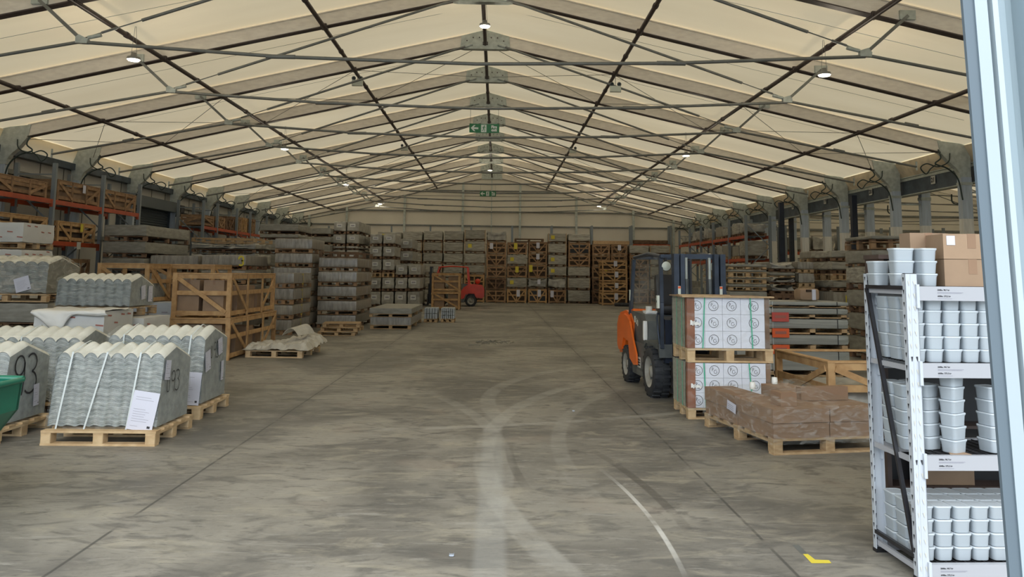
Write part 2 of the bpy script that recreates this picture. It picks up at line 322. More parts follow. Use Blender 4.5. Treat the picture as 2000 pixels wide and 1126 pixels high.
def concrete_mat():
    m = bpy.data.materials.new('concrete_floor'); m.use_nodes = True; nt = m.node_tree; N = nt.nodes; L = nt.links; b = N['Principled BSDF']
    tc = N.new('ShaderNodeTexCoord'); P = tc.outputs['Object']; sx = N.new('ShaderNodeSeparateXYZ'); L.new(P, sx.inputs[0])
    def mth(op, a, b_=None, c=None):
        n = N.new('ShaderNodeMath'); n.operation = op; n.use_clamp = False
        for i, v in enumerate((a, b_, c)):
            if v is None: continue
            if isinstance(v, (int, float)): n.inputs[i].default_value = v
            else: L.new(v, n.inputs[i])
        return n.outputs[0]
    def nz(scale, st=(1,1,1), det=6, dist=0, rough=.55):
        mp = N.new('ShaderNodeMapping'); mp.inputs['Scale'].default_value = st; L.new(P, mp.inputs[0])
        n = N.new('ShaderNodeTexNoise'); n.inputs['Scale'].default_value = scale; n.inputs['Detail'].default_value = det; n.inputs['Distortion'].default_value = dist; n.inputs['Roughness'].default_value = rough; L.new(mp.outputs[0], n.inputs['Vector']); return n.outputs['Fac']
    def sstep(v, a, b_):
        n = N.new('ShaderNodeMapRange'); n.interpolation_type = 'SMOOTHSTEP'; n.inputs[1].default_value = a; n.inputs[2].default_value = b_; L.new(v, n.inputs[0]); return n.outputs[0]
    def mixc(f, a, c):
        n = N.new('ShaderNodeMix'); n.data_type = 'RGBA'
        if isinstance(f, float): n.inputs[0].default_value = f
        else: L.new(f, n.inputs[0])
        for i, v in ((6, a), (7, c)):
            if isinstance(v, tuple): n.inputs[i].default_value = (*v, 1)
            else: L.new(v, n.inputs[i])
        return n.outputs[2]
    base = mixc(sstep(nz(.45, (1,1,1), 5, .6), .35, .65), (.12,.115,.103), (.265,.252,.218))
    base = mixc(mth('MULTIPLY', sstep(nz(2.6, (.8,1.6,1), 6, 1.5), .48, .66), .75), base, (.10,.098,.09))
    base = mixc(mth('MULTIPLY', sstep(nz(1.7, (1,2.2,1), 7, .8, .65), .5, .7), .6), base, (.34,.315,.25))
    base = mixc(mth('MULTIPLY', sstep(nz(5, (.5,2.6,1), 7, 1.0, .7), .54, .68), .5), base, (.33,.32,.29))
    base = mixc(mth('MULTIPLY', sstep(nz(7, (.7,2.8,1), 6, 2, .65), .54, .68), .6), base, (.075,.073,.068))
    base = mixc(mth('MULTIPLY', sstep(nz(.9, (1,1,1), 3, 0), .58, .7), .25), base, (.27,.215,.175))
    # saw joints that run the length of the hall, and two cross joints
    wob = mth('MULTIPLY', mth('SUBTRACT', nz(1.5, (1,1,1), 3), .5), .012)
    brk = sstep(nz(3, (1,1,1), 3), .32, .5)
    for jx in (-2.56, 1.80, 6.16, -6.92):
        dx = mth('ABSOLUTE', mth('SUBTRACT', mth('ADD', sx.outputs[0], wob), jx))
        soft_ = mth('MULTIPLY', mth('SUBTRACT', 1.0, sstep(dx, .0, .16)), .35)
        base = mixc(mth('MULTIPLY', soft_, sstep(nz(1.3, (1,.4,1), 4), .35, .6)), base, (.07,.07,.068))
        base = mixc(mth('MULTIPLY', mth('MULTIPLY', mth('SUBTRACT', 1.0, sstep(dx, .006, .016)), .75), brk), base, (.045,.045,.043))
    # pale wheel sweeps: arcs of big circles, with two tracks each
    def arc_(cx, cy, r, w, y0, y1, colr, amt, xlo=-99, xhi=99):
        ax = mth('SUBTRACT', sx.outputs[0], cx); ay = mth('SUBTRACT', sx.outputs[1], cy)
        rr = mth('SQRT', mth('ADD', mth('MULTIPLY', ax, ax), mth('MULTIPLY', ay, ay)))
        d = mth('ABSOLUTE', mth('SUBTRACT', rr, r)); f = mth('SUBTRACT', 1.0, sstep(d, w*.6, w))
        f = mth('MULTIPLY', f, mth('MULTIPLY', sstep(sx.outputs[1], y0, y0+1.0), mth('SUBTRACT', 1.0, sstep(sx.outputs[1], y1-1.5, y1))))
        if xlo > -90: f = mth('MULTIPLY', f, sstep(sx.outputs[0], xlo, xlo+.4))
        if xhi < 90: f = mth('MULTIPLY', f, mth('SUBTRACT', 1.0, sstep(sx.outputs[0], xhi-.4, xhi)))
        f = mth('MULTIPLY', f, mth('MULTIPLY', sstep(nz(2.2, (1,1,1), 5), .28, .6), amt))
        nonlocal base; base = mixc(f, base, colr)
    pale = (.40,.395,.36); dark = (.075,.07,.062)
    arc_(9.2, 8.0, 9.3, .12, 4.2, 14.5, pale, .42, -1, 2.5)
    arc_(9.2, 8.0, 8.55, .10, 6.0, 13.5, pale, .25, -1, 2.6)
    arc_(5.6, 11.2, 5.7, .13, 9.0, 17.0, pale, .32, -1.6, 2.4)
    arc_(-9.5, 7.5, 9.6, .10, 5.5, 12.5, pale, .26, -1.4, 2)
    arc_(-8.5, 5.5, 9.65, .022, 4.6, 7.6, (.6,.6,.57), .7, .4, 2)
    arc_(-8.5, 5.5, 9.85, .05, 5.4, 8.6, dark, .75, .4, 2.4)
    arc_(9.0, 8.2, 8.85, .05, 6.4, 9.0, dark, .5, -.3, 2)
    arc_(3.0, 22.0, 13.5, .10, 9.0, 15.0, pale, .4, -1.6, 3.0)
    arc_(-3.0, 20.0, 11.0, .09, 8.0, 14.0, pale, .4, -1.5, 3.5)
    # pale dusty lane straight down the middle
    lane = mth('SUBTRACT', 1.0, sstep(mth('ABSOLUTE', mth('ADD', sx.outputs[0], .02)), .07, .13))
    lane = mth('MULTIPLY', lane, mth('MULTIPLY', mth('SUBTRACT', 1.0, sstep(sx.outputs[1], 8.0, 11.0)), .30)); base = mixc(lane, base, (.36,.37,.36))
    L.new(base, b.inputs['Base Color'])
    ro = N.new('ShaderNodeMapRange'); ro.inputs[3].default_value = .42; ro.inputs[4].default_value = .68; L.new(nz(2.0, (1,1,1), 5), ro.inputs[0]); L.new(ro.outputs[0], b.inputs['Roughness'])
    b.inputs['Specular IOR Level'].default_value = .35
    bp = N.new('ShaderNodeBump'); bp.inputs['Strength'].default_value = .25; bp.inputs['Distance'].default_value = .01; L.new(nz(22, (1,1,1), 4), bp.inputs['Height']); L.new(bp.outputs[0], b.inputs['Normal'])
    return m
M['concrete'] = concrete_mat()
ORD = ['first','second','third','fourth','fifth','sixth','seventh','eighth','ninth','tenth','eleventh','twelfth','thirteenth','fourteenth']
# ------------------------------------------------------------------ the hall
XC, ZR, SL = -.40, 7.99, .229           # ridge line, rafter underside at the ridge, roof slope
XL, XR, XR2, YW, YF = -13.2, 12.66, 13.6, 51.4, 1.95
BAY = 3.78
def FY(k): return 21.17+BAY*k           # frame positions; k = 8 is the far gable
def zb(x): return ZR-SL*abs(x-XC)
K2C, X2R = 26.4, 39.2                   # ridge and far side of the neighbouring hall
def zb2(x): return ZR-SL*abs(x-K2C)

mb = MB(); mb.box(-40, 45, -25, 56, -.2, 0, M['concrete']); struct(mb.build('floor'), 'grey concrete floor with saw joints and pale tyre sweeps', 'floor')

def panel_wall(name, axis, pos, a0, a1, ztop, pitch_h, mat_, label, inward, gz=(), step=None):
    mb = MB(); th = .12
    # wall of flat panels with thin shadow joints
    if axis == 'y':
        pts = [(a0, 0), (a1, 0)]
        n = 24; top = [(a1+(a0-a1)*i/n, ztop(a1+(a0-a1)*i/n)) for i in range(n+1)]
        mb.prism(pts+top, 'y', pos, pos+th*(-inward), mat_)
    else:
        mb.prism([(a0, 0), (a1, 0), (a1, ztop(0)), (a0, ztop(0))], 'x', pos, pos+th*(-inward), mat_)
    o = mb.build(name); struct(o, label, 'wall'); return o
gz_wall = [AT(957, 441, YW).z, AT(957, 413, YW).z, AT(957, 373, YW).z]
wf = panel_wall('wall_far', 'y', YW, XL-.3, XR2+.0, lambda x: zb(x)+.43, .9, M['panel'], 'beige panelled gable wall at the far end of the hall', -1)
def wall_trim(parent):
    mb = MB()
    for z in (1.6, 2.7, 3.6, gz_wall[0], gz_wall[1], gz_wall[2]-.35, gz_wall[2]):
        w = (zb(XC)-z)/SL+.2 if z > zb(XL)+.0 else 13
        mb.box(max(XL-.2, XC-w), min(XR2, XC+w), YW-.012, YW, z-.012, z+.012, M['paneledge'])
    mb.build('panel_joint', parent)
    for z in gz_wall:
        w = min(12.9, (zb(XC)-z)/SL+.1); b = MB(); b.box(max(XL, XC-w), min(XR2, XC+w), YW-.13, YW-.012, z-.035, z+.035, M['tie']); b.build('girt', parent)
    for dx in (-9.3, -5.6, -1.85, 0, 1.85, 5.5, 9.2, 11.8, -11.7):
        x = XC+dx; w = .14 if dx else .06
        b = MB(); b.box(x-w/2, x+w/2, YW-.26, YW-.13, 0, zb(x)-.02, M['galv']); b.build('gable_post', parent)
wall_trim(wf)
# rafter of the gable
# left wall
wl = panel_wall('wall_left', 'x', XL-.25, YF, YW, lambda x: 4.95, 1, M['wallgrey'], 'grey panelled long wall behind the left racking', 1)
b = MB()
y = YF
while y < YW: b.box(XL-.25, XL-.235, y-.01, y+.01, 0, 4.9, M['paneledge']); y += 1.26
b.build('panel_joint', wl)
for z in (1.2, 2.75, 4.35):
    b = MB(); b.box(XL-.235, XL-.1, YF, YW, z-.06, z+.06, M['tie']); b.build('girt', wl)
b = MB(); b.box(XL-.3, XL-.02, YF, YW, 4.78, 4.98, M['gutter']); b.build('eaves_beam', wl)
# unseen front wall, its doorway enlarged to let in more daylight
def front(x): return zb(x)+.43
mb = MB(); DX0, DX1, DZ = -10.0, 6.5, 6.2
mb.prism([(XL-.3, 0), (DX0, 0), (DX0, front(DX0)), (XL-.3, front(XL-.3))], 'y', YF-.12, YF, M['wallgrey'])
mb.prism([(DX1, 0), (XR2, 0), (XR2, front(XR2)), (DX1, front(DX1))], 'y', YF-.12, YF, M['wallgrey'])
mb.prism([(DX0, DZ), (DX1, DZ), (DX1, max(DZ+.01, front(DX1))), (XC, front(XC)), (XC-5, front(XC-5)), (DX0+.01, max(DZ+.01, front(DX0)))], 'y', YF-.12, YF, M['wallgrey'])
struct(mb.build('wall_front'), 'front gable wall around the doorway', 'wall')
# doorway jamb and the door leaf at the right edge of the picture
dr = thing('door_1', 'pale blue sliding door edge at the right margin', 'door', (0,0,0), 0, None, 'structure')
jx, jy = AT(1912, 400, 1.55).x+.009, 1.55
b = MB(); b.box(jx-.006, jx+.018, jy+.004, jy+.012, 0, 4.9, M['seal']); b.build('rubber_seal', dr)
b = MB()                                   # ribbed aluminium edge profile
prof = [(.016,.0),(.034,-.012),(.034,.010),(.044,.010),(.046,-.010),(.056,-.012),(.058,.012),(.086,.012),(.090,.020),(.104,.020),(.106,.0)]
poly = [(jx+x, jy+y_) for x, y_ in prof]+[(jx+.106, jy+.022), (jx+.018, jy+.010)]
n = len(poly); v = [(p[0], p[1], z) for z in (0, 4.9) for p in poly]
mats_ = [M['jambwhite'], M['jamb'], M['jamb'], M['jambwhite'], M['jambwhite'], M['jamb'], M['jamb'], M['doorpanel'], M['jamb'], M['jamb'], M['jamb'], M['jamb'], M['jamb']]
for i in range(n): b.add([v[i], v[(i+1) % n], v[n+(i+1) % n], v[n+i]], [(0,1,2,3)], mats_[i])
b.build('edge_profile', dr)
b = MB(); b.box(jx+.106, jx+.142, jy-.02, jy+.04, 0, 4.9, M['jamb']); b.build('cover_strip', dr)
b = MB(); pp = [(jx+.144+.0015*math.sin(i*1.7), jy-.024, i*.1) for i in range(50)]; b.tube(pp, .0022, M['flred'] if False else M['doorpanel'], 5); b.build('sealant_bead', dr)
b = MB(); b.box(jx+.146, jx+.75, jy-.014, jy+.06, 0, 4.9, M['doorpanel']); b.build('door_panel', dr)  # leaf kept narrow out of view so daylight passes beside it
for z in (.55, 1.30, 1.62, 1.92, 2.33, 2.9):
    b = MB(); b.lathe([(.0001,-.012),(.006,-.011),(.0095,-.006),(.010,0)], (jx+.153, jy-.014, z), (0,1,0), M['jambwhite'], 12); b.build('bolt', dr)
dr.rotation_euler = (0, -.028, 0); dr.location = (.028*AT(1912, 400, 1.55).z, 0, 0)
# right side of the neighbouring hall
struct(panel_wall('wall_annex_far', 'y', YW, XR2, X2R+.3, lambda x: zb2(x)+.43, 1, M['panel'], 'beige far gable wall of the neighbouring hall seen between the columns', -1))
wa = bpy.data.objects['wall_annex_far']
b = MB()
for z in (1.6, 2.3, 2.7, 3.2, 3.6, 4.0, 4.4, 4.85, 5.25, 5.7, 6.1, 6.6): b.box(XR2, X2R, YW-.012, YW, z-.012, z+.012, M['paneledge'])
b.build('panel_joint', wa)
for z in (2.9, gz_wall[0], gz_wall[1]+.05):
    b = MB(); b.box(XR2, X2R, YW-.13, YW-.012, z-.05, z+.05, M['tie']); b.build('girt', wa)
for x in (16.5, 20.2, 24, 28, 32, 36):
    b = MB(); b.box(x-.07, x+.07, YW-.26, YW-.13, 0, zb2(x), M['galv']); b.build('gable_post', wa)
mb = MB(); mb.box(X2R+.2, X2R+.32, YF, YW, 0, 5.0, M['wallgrey']); struct(mb.build('wall_right'), 'grey long wall of the neighbouring hall', 'wall')
mb = MB(); mb.prism([(XR2, 0), (X2R+.3, 0), (X2R+.3, zb2(X2R)+.35), (K2C, zb2(K2C)+.35), (XR2, zb2(XR2)+.35)], 'y', YF-.12, YF, M['wallgrey']); struct(mb.build('wall_annex_front'), 'front wall of the neighbouring hall', 'wall')

# membrane roof: each bay sags a little between the rafters
def membrane(xa, xb_, f, name, label):
    mb = MB(); RISE = .36; ks = [k for k in range(-6, 9)]
    ys = [YF-.1]+[FY(k) for k in range(-5, 9)]
    for i in range(len(ys)-1):
        y0, y1 = ys[i], ys[i+1]
        def fn(a, b_, y0=y0, y1=y1):
            x = xa+(xb_-xa)*a; y = y0+(y1-y0)*b_; s = math.sin(PI*b_)
            edge = min(abs(x-xa), abs(x-xb_))
            return (x, y, f(x)+RISE+.10*s*min(1, edge/1.5))
        mb.grid(fn, 14, 10, M['membrane'])
    return struct(mb.build(name), label, 'roof membrane')
membrane(XL-.25, XC, zb, 'ceiling_left', 'cream translucent fabric roof slope left of the ridge')
membrane(XC, XR+.1, zb, 'ceiling_right', 'cream translucent fabric roof slope right of the ridge')
membrane(XR2-.1, K2C, zb2, 'ceiling_annex', 'near roof slope of the neighbouring hall')
membrane(K2C, X2R+.3, zb2, 'ceiling_annex_far', 'far roof slope of the neighbouring hall')
# fabric skirts from the eaves down to the gutter
def skirt(x0, z0, x1, z1, name, label, m):
    mb = MB(); ys = [YF]+[FY(k) for k in range(-5, 9)]
    for i in range(len(ys)-1):
        y0, y1 = ys[i], ys[i+1]
        mb.grid(lambda a, b_: (x0+(x1-x0)*a-.10*math.sin(PI*a)*math.sin(PI*b_)*(1 if x1 > 0 else -1), y0+(y1-y0)*b_, z0+(z1-z0)*a-.0), 5, 8, m)
    return struct(mb.build(name), label, 'eaves skirt')
skirt(XR-.02, zb(XR-.02)+.34, XR+.26, 4.86, 'ceiling_trim_1', 'tan fabric skirt hanging from the right eaves above the columns', M['skirt'])
skirt(XL+.02, zb(XL+.02)+.34, XL-.14, 4.97, 'ceiling_trim_2', 'cream fabric skirt along the left eaves', M['membrane'])

# gutter beam between the column rows
gb = MB(); gb.box(XR+.22, XR+.34, YF, YW, 4.34, 4.82, M['gutter']); gb.box(XR+.20, XR+.36, YF, YW, 4.78, 4.86, M['galv']); gb.box(XR+.18, XR+.38, YF, YW, 4.32, 4.35, M['galv'])
gb.box(XR+.18, XR2+.12, YF, YW, 4.87, 4.90, M['galv']); gb.box(XR2+.10, XR2+.13, YF, YW, 4.87, 5.45, M['galv'])  # channel added over the roof gap to stop sun and sky light leaking in
struct(gb.build('gutter_beam'), 'blue grey gutter beam above the right columns', 'beam')

# frames
def hose(mb, x, y, s, hang=1.0, seed=0):
    r = random.Random(seed); R = lambda a: r.uniform(-a, a)
    z = 4.62+R(.03)
    mb.tube(smooth([(x+s*(-.62+R(.05)), y-.10, z+.62), (x+s*(-.56), y-.16, z+.38), (x+s*(-.72), y-.17, z+.22), (x+s*(-.40), y-.17, z+.10), (x+s*(-.12), y-.16, z-.18), (x+s*(-.01), y-.15, z-.75*hang)]), .020, M['cable'], 6)
    mb.tube(smooth([(x+s*(-.28), y-.12, z+.52), (x+s*(-.36), y-.17, z+.28), (x+s*(-.66), y-.18, z+.14), (x+s*(-.95), y-.17, z+.22), (x+s*(-1.12), y-.16, z+.08+R(.05)), (x+s*(-.98), y-.16, z-.06), (x+s*(-.86), y-.17, z+.08), (x+s*(-.70), y-.17, z+.20)]), .017, M['cable'], 6)
TH = math.atan(SL)
for k in range(-4, 9):
    y = FY(k); nm = 8-k
    lab = 'far gable' if k == 8 else 'far gable, counted as number %d of the row' % (nm+1)
    rf = thing('roof_beam', 'aluminium roof truss with apex plate and tie rods, %s from the far gable' % (ORD[nm] if k < 8 else 'resting against the wall, none'), 'roof truss', (0, y, 0), 0, 'roof trusses of the main hall', 'structure')
    if k == 8: rf['label'] = 'last aluminium roof truss, standing against the far gable wall'
    for s, xe in ((-1, XL+.15), (1, XR-.15)):
        b = MB(); x0 = XC
        t = .32
        v = []
        for x in (x0, xe):
            for yy in (-.06, .06):
                v += [(x, yy, zb(x)), (x, yy, zb(x)+t)]
        b.add(v, [(0,1,5,4),(2,6,7,3),(0,4,6,2),(1,3,7,5),(4,5,7,6),(0,2,3,1)], M['alu'])
        # flanges
        for dz in (0, t):
            v = []
            for x in (x0, xe-s*.50):
                for yy in (-.085, .085): v += [(x, yy, zb(x)+dz-.012), (x, yy, zb(x)+dz+.012)]
            b.add(v, [(0,1,5,4),(2,6,7,3),(0,4,6,2),(1,3,7,5),(4,5,7,6),(0,2,3,1)], M['steel'] if dz == 0 else M['alu'])
        b.build('rafter', rf)
        # haunch
        b = MB(); sgn = s; xi = xe-s*.58
        pl = [(xe+s*.29, 4.46), (xe-s*.0, 4.46), (xe-s*.03, 4.60), (xe-s*.10, 4.72), (xe-s*.26, 4.86), (xi+s*.06, zb(xi)-.03), (xi, zb(xi)+.30), (xe+s*.30, zb(xe)+.33)]
        b.prism(pl, 'y', -.085, .085, M['galv']); b.build('haunch_plate', rf)
        b = MB(); hose(b, xe, 0, s, 1.0, k*3+s); b.build('hose', rf)
        if k < 8:
            nx, nz = XC+s*6.83, 5.66
            # strut with node, tie rods
            sx_ = XC+s*7.62; b = MB(); b.bar((sx_, -.1, zb(sx_)+.12), (nx, -.1, nz), .055, .05, M['tie'], (0,1,0)); b.build('strut', rf)
            b = MB(); b.prism([(nx-.10, nz-.05), (nx+.10, nz-.06), (nx+.11, nz+.02), (nx+s*.05, nz+.10), (nx-.10, nz+.05)], 'y', -.14, -.05, M['galv'])
            b.box(sx_-.14, sx_+.14, -.11, -.06, zb(sx_)+.05, zb(sx_)+.22, M['galv']); b.tube([(nx-s*.1, -.1, nz+.05), (nx-s*.32, -.1, nz+.10)], .035, M['galv'], 8); b.build('node_plate', rf)
            a = Vector((nx, -.1, nz+.03)); c = Vector((XC+s*.35, -.1, zb(XC)-.06)); d = c-a
            b = MB(); b.tube([a, a+d*.155], .011, M['tie'], 6); b.tube([a+d*.05, a+d*.09], .022, M['tie'], 6); b.build('rod', rf)
            b = MB(); b.tube([a+d*.155, c], .03, M['tie'], 8); b.tube([c-d*.03, c], .045, M['galv'], 8); b.build('upper_tie', rf)
            e = Vector((xe-s*1.2, -.1, 4.74)); b = MB(); b.tube([a-Vector((0,0,.05)), e], .03, M['tie'], 8)
            b.tube([e+(a-e)*.4, e+(a-e)*.46], .037, M['tie'], 8); b.bar(e+Vector((0,0,-.10)), e+Vector((0,0,.14)), .04, .03, M['galv']); b.build('lower_tie', rf)
    b = MB(); L_ = .68; b.prism([(XC-L_, zb(XC-L_)-.01), (XC-L_+.12, zb(XC-L_)-.03), (XC+L_-.12, zb(XC+L_)-.03), (XC+L_, zb(XC+L_)-.01), (XC+L_-.03, zb(XC+L_)+.33), (XC, ZR+.35), (XC-L_+.03, zb(XC-L_)+.33)], 'y', -.095, .095, M['galv'])
    for q in (-.5, -.33, -.16, .16, .33, .5):
        b.lathe([(.02,-.01),(.001,-.012)], (XC+q, -.095, zb(XC+q)+.08+.12*abs(math.sin(q*5))), (0,1,0), M['steel'], 8)
    b.build('apex_plate', rf)
    if k < 8:
        pts = [(XC-6.83, -.1, 5.63), (XC-3.4, -.1, 5.43), (XC, -.1, 5.36), (XC+3.4, -.1, 5.43), (XC+6.83, -.1, 5.61)]
        b = MB(); b.tube(pts, .032, M['tie'], 8)
        for q in (1, 3): b.tube([Vector(pts[q])-Vector((.25,0,0)), Vector(pts[q])+Vector((.25,0,0))], .04, M['tie'], 8)
        b.build('main_tie', rf)
    # columns
    cl = thing('column', 'grey aluminium column of the left wall, %s' % ('at the far gable' if k == 8 else ORD[nm]+' from the far gable'), 'column', (XL+.0, y, 0), 0, None, 'structure')
    b = MB(); b.box(-.12, .12, -.075, .075, 0, 4.48, M['column']); b.build('shaft', cl)
    cl = thing('column', 'grey column, inner line of the right double row, %s' % ('at the far gable' if k == 8 else ORD[nm]+' from the far gable'), 'column', (XR, y, 0), 0, None, 'structure')
    b = MB(); b.box(-.14, .14, -.10, .10, 3.35, 4.48, M['column']); b.build('shaft', cl)
    b = MB(); b.box(-.14, .14, -.10, .10, 0, 3.35, M['columnlit']); b.build('lit_shaft', cl)  # lower part coloured brighter to imitate light reflected on it
    b = MB(); b.box(-.16, .16, -.11, .11, 4.26, 4.34, M['galv']); b.build('collar', cl)
    cl = thing('column', 'grey column, outer line of the right double row, %s' % ('at the far gable' if k == 8 else ORD[nm]+' from the far gable'), 'column', (XR2, y, 0), 0, None, 'structure')
    b = MB(); b.box(-.14, .14, -.10, .10, 3.4, 4.86, M['column']); b.build('shaft', cl)
    b = MB(); b.box(-.14, .14, -.10, .10, 0, 3.4, M['columnlit']); b.build('lit_shaft', cl)  # same painted brightness on the outer row's lower part
    b = MB(); b.box(-.16, .16, -.11, .11, 4.2, 4.3, M['galv']); b.box(-.16-(XR2-XR)+.3, -.14, -.03, .03, 4.05, 4.1, M['galv']); b.build('collar', cl)
    if k < 8:
        b = MB(); b.tube(smooth([(XR+.5, y+.8, 4.17), (XR+.45, y+.9, 3.95), (XR+.45, y+1.15, 3.86), (XR+.45, y+1.4, 3.95), (XR+.5, y+1.5, 4.17)]), .022, M['cable'], 6)
        struct(tag(b.build('hanging_hose'), 'dark hose loop under the gutter beam beside column %s from the far gable' % ORD[nm], 'hose'))
    # rafters of the neighbouring hall
    b = MB()
    for xe in (XR2, X2R):
        v = []
        for x in (K2C, xe):
            for yy in (-.06, .06): v += [(x, y+yy, zb2(x)), (x, y+yy, zb2(x)+.32)]
        b.add(v, [(0,1,5,4),(2,6,7,3),(0,4,6,2),(1,3,7,5),(4,5,7,6),(0,2,3,1)], M['alu'])
        s = 1 if xe > K2C else -1
        b.tube([(K2C+s*.3, y, zb2(K2C)-.05), (K2C+s*6.8, y, 5.6), (xe-s*1.2, y, 4.75)], .03, M['tie'], 6)
    b.tube([(K2C-6.8, y, 5.6), (K2C, y, 5.4), (K2C+6.8, y, 5.6)], .03, M['tie'], 6)
    struct(tag(b.build('annex_roof_beam'), 'roof truss of the neighbouring hall, %s' % ('at its far gable' if k == 8 else ORD[nm]+' from its far gable'), 'roof truss', 'roof trusses of the neighbouring hall'))
# purlins
for dx, nm in ((0, 'along the ridge'), (-3.55, 'left of the ridge, the nearest to it'), (3.55, 'right of the ridge, the nearest to it'), (-7.05, 'halfway down the left roof slope'), (7.05, 'halfway down the right roof slope'), (-10.2, 'low on the left roof slope'), (10.2, 'low on the right roof slope')):
    x = XC+dx; z = zb(x)+(.0 if dx else -.05); b = MB(); b.tube([(x, YF, z), (x, YW, z)], .05, M['steel'], 8)
    for k in range(-4, 8):
        b.box(x-.07, x+.07, FY(k)-.12, FY(k)+.12, z-.03, z+.06, M['steel'])
        b.tube([(x, FY(k)+1.9, z), (x, FY(k)+2.0, z)], .065, M['steel'], 8)
    struct(tag(b.build('roof_purlin'), 'dark steel roof purlin running %s' % nm, 'purlin'))
# wind bracing cables
for (k0, k1) in ((0, 1), (4, 5)):
    for i, (xa, xb_) in enumerate(((-10.2, -7.05), (-7.05, -3.55), (-3.55, 0), (0, 3.55), (3.55, 7.05), (7.05, 10.2), (-12.4, -10.2), (10.2, 12.4))):
        b = MB()
        A = lambda dx, k: (XC+dx, FY(k)+.1, zb(XC+dx)+.02)
        b.tube([A(xa, k0), A(xb_, k1)], .008, M['tie'], 5); b.tube([A(xb_, k0), A(xa, k1)], .008, M['tie'], 5)
        struct(tag(b.build('bracing_cable'), 'thin crossed bracing cables, %s bay, in the %s braced truss pair' % (['second left', 'third left', 'inner left', 'inner right', 'third right', 'second right', 'outermost left', 'outermost right'][i], 'nearer' if k0 == 0 else 'farther'), 'cable'))
# fine hanging wires under the membrane, one seam per bay
for k in range(-2, 8):
    b = MB(); y = FY(k)+BAY*.5
    b.tube([(XC+dx, y, zb(XC+dx)+.36+.07) for dx in np.linspace(-12, 12, 13)], .004, M['tie'], 4)
    struct(tag(b.build('roof_seam'), 'thin wire seam across the fabric roof between trusses %s and %s from the far gable' % (ORD[7-k], ORD[8-k]), 'roof seam'))

# roller shutter on the left wall
sy0, sy1, sz = 28.3, 32.4, 4.05
sh = thing('door_2', 'dark grey roller shutter door in the left wall', 'shutter door', (0,0,0), 0, None, 'structure')
b = MB(); z = 0; prof = []
while z < sz: prof += [(XL-.20, z), (XL-.165, z+.04), (XL-.20, z+.085)]; z += .09
b.grid(lambda a, c: (prof[min(int(c*(len(prof)-1)+.5), len(prof)-1)][0], sy0+(sy1-sy0)*a, prof[min(int(c*(len(prof)-1)+.5), len(prof)-1)][1]), 1, len(prof)-1, M['shutter'], False); b.build('slat_curtain', sh)
for yy in (sy0-.06, sy1+.06): b = MB(); b.box(XL-.25, XL-.10, yy-.06, yy+.06, 0, sz, M['gutter']); b.build('guide_rail', sh)
b = MB(); b.box(XL-.22, XL+.15, sy0-.1, sy1+.15, sz-.02, sz+.38, M['shutter']); b.build('shutter_box', sh)
b = MB(); b.box(XL-.2, XL+.20, sy1+.2, sy1+1.1, sz-.12, sz+.02, M['black']); b.box(XL-.1, XL+.25, sy1+.2, sy1+.6, sz+.0, sz+.30, M['black']); b.build('motor', sh)
b = MB(); b.box(XL-.234, XL-.225, sy1+1.05, sy1+1.5, 3.12, 3.32, M['signgreen']); b.box(XL-.224, XL-.222, sy1+1.10, sy1+1.22, 3.16, 3.28, M['signwhite']); b.box(XL-.224, XL-.222, sy1+1.28, sy1+1.44, 3.16, 3.22, M['signwhite'])
tag(b.build('exit_sign'), 'small green exit sign on the left wall beside the roller shutter', 'sign')

# ------------------------------------------------------------------ lamps, signs
def lamp(px, py, X, where, big=False):
    p = AX(px, py, X) if X > -5 and X != -.35 and abs(X) > 1 else AX(px, py, X) if abs(X) > 1 else AT(px, py, 17.4 if py < 100 else 43.0)
    zt = zb(p.x)-.02
    t = thing('pendant_lamp', 'lit high bay lamp hanging %s' % where, 'lamp', p, 0, 'high bay lamps under the roof')
    b = MB(); b.lathe([(.001,.12),(.05,.12),(.06,.05),(.12,.035),(.125,0),(.12,-.015)], (0,0,0), (0,0,1), M['lampbody'], 20); b.build('housing', t)
    b = MB(); b.lathe([(.12,-.012),(.10,-.035),(.001,-.045)], (0,0,0), (0,0,1), M['lamp'], 20); b.build('diffuser', t)
    for s in (-1, 1):
        b = MB(); b.tube([(s*.05, 0, .12), (s*.01, .0, zt-p.z)], .004, M['tie'], 5); b.build('hanger', t)
    L_ = bpy.data.lights.new('lamp_light', 'POINT'); L_.energy = 25; L_.color = (1,.9,.72); L_.shadow_soft_size = .12
    lo = bpy.data.objects.new('lamp_light', L_); COL.objects.link(lo); lo.parent = t; lo.location = (0,0,-.22)
lamp(947, 50, -.35, 'from the ridge nearest the doorway'); lamp(957, 332, -.35, 'from the ridge near the far gable')
for px, py, X, w in ((261,115,-7.1,'nearest on the left slope'), (1610,145,6.4,'nearest on the right slope'), (556,290,-7.0,'second on the left slope'), (1340,303,6.2,'second on the right slope'), (676,360,-7.0,'third on the left slope'), (742,397,-7.0,'farthest on the left slope'), (1170,402,6.0,'farthest on the right slope')):
    lamp(px, py, X, w)
def flood(px, py, X, where):
    p = AX(px, py, X); t = thing('emergency_floodlight', 'white twin emergency floodlight hanging %s' % where, 'floodlight', p, 0, 'twin emergency floodlights')
    b = MB(); b.rbox(-.15, .15, -.05, .05, -.08, .08, .02, M['signwhite'], 3); b.build('battery_box', t)
    for s in (-1, 1):
        b = MB(); b.lathe([(.03,.06),(.06,.0),(.055,-.02),(.001,-.02)], (s*.10, -.03, .13), (0,-1,-.1), M['shutter'], 14); b.build('lamp_head', t)
    b = MB(); b.tube([(0,0,.08), (0,0,zb(p.x)-p.z)], .008, M['tie'], 5); b.build('hanger', t)
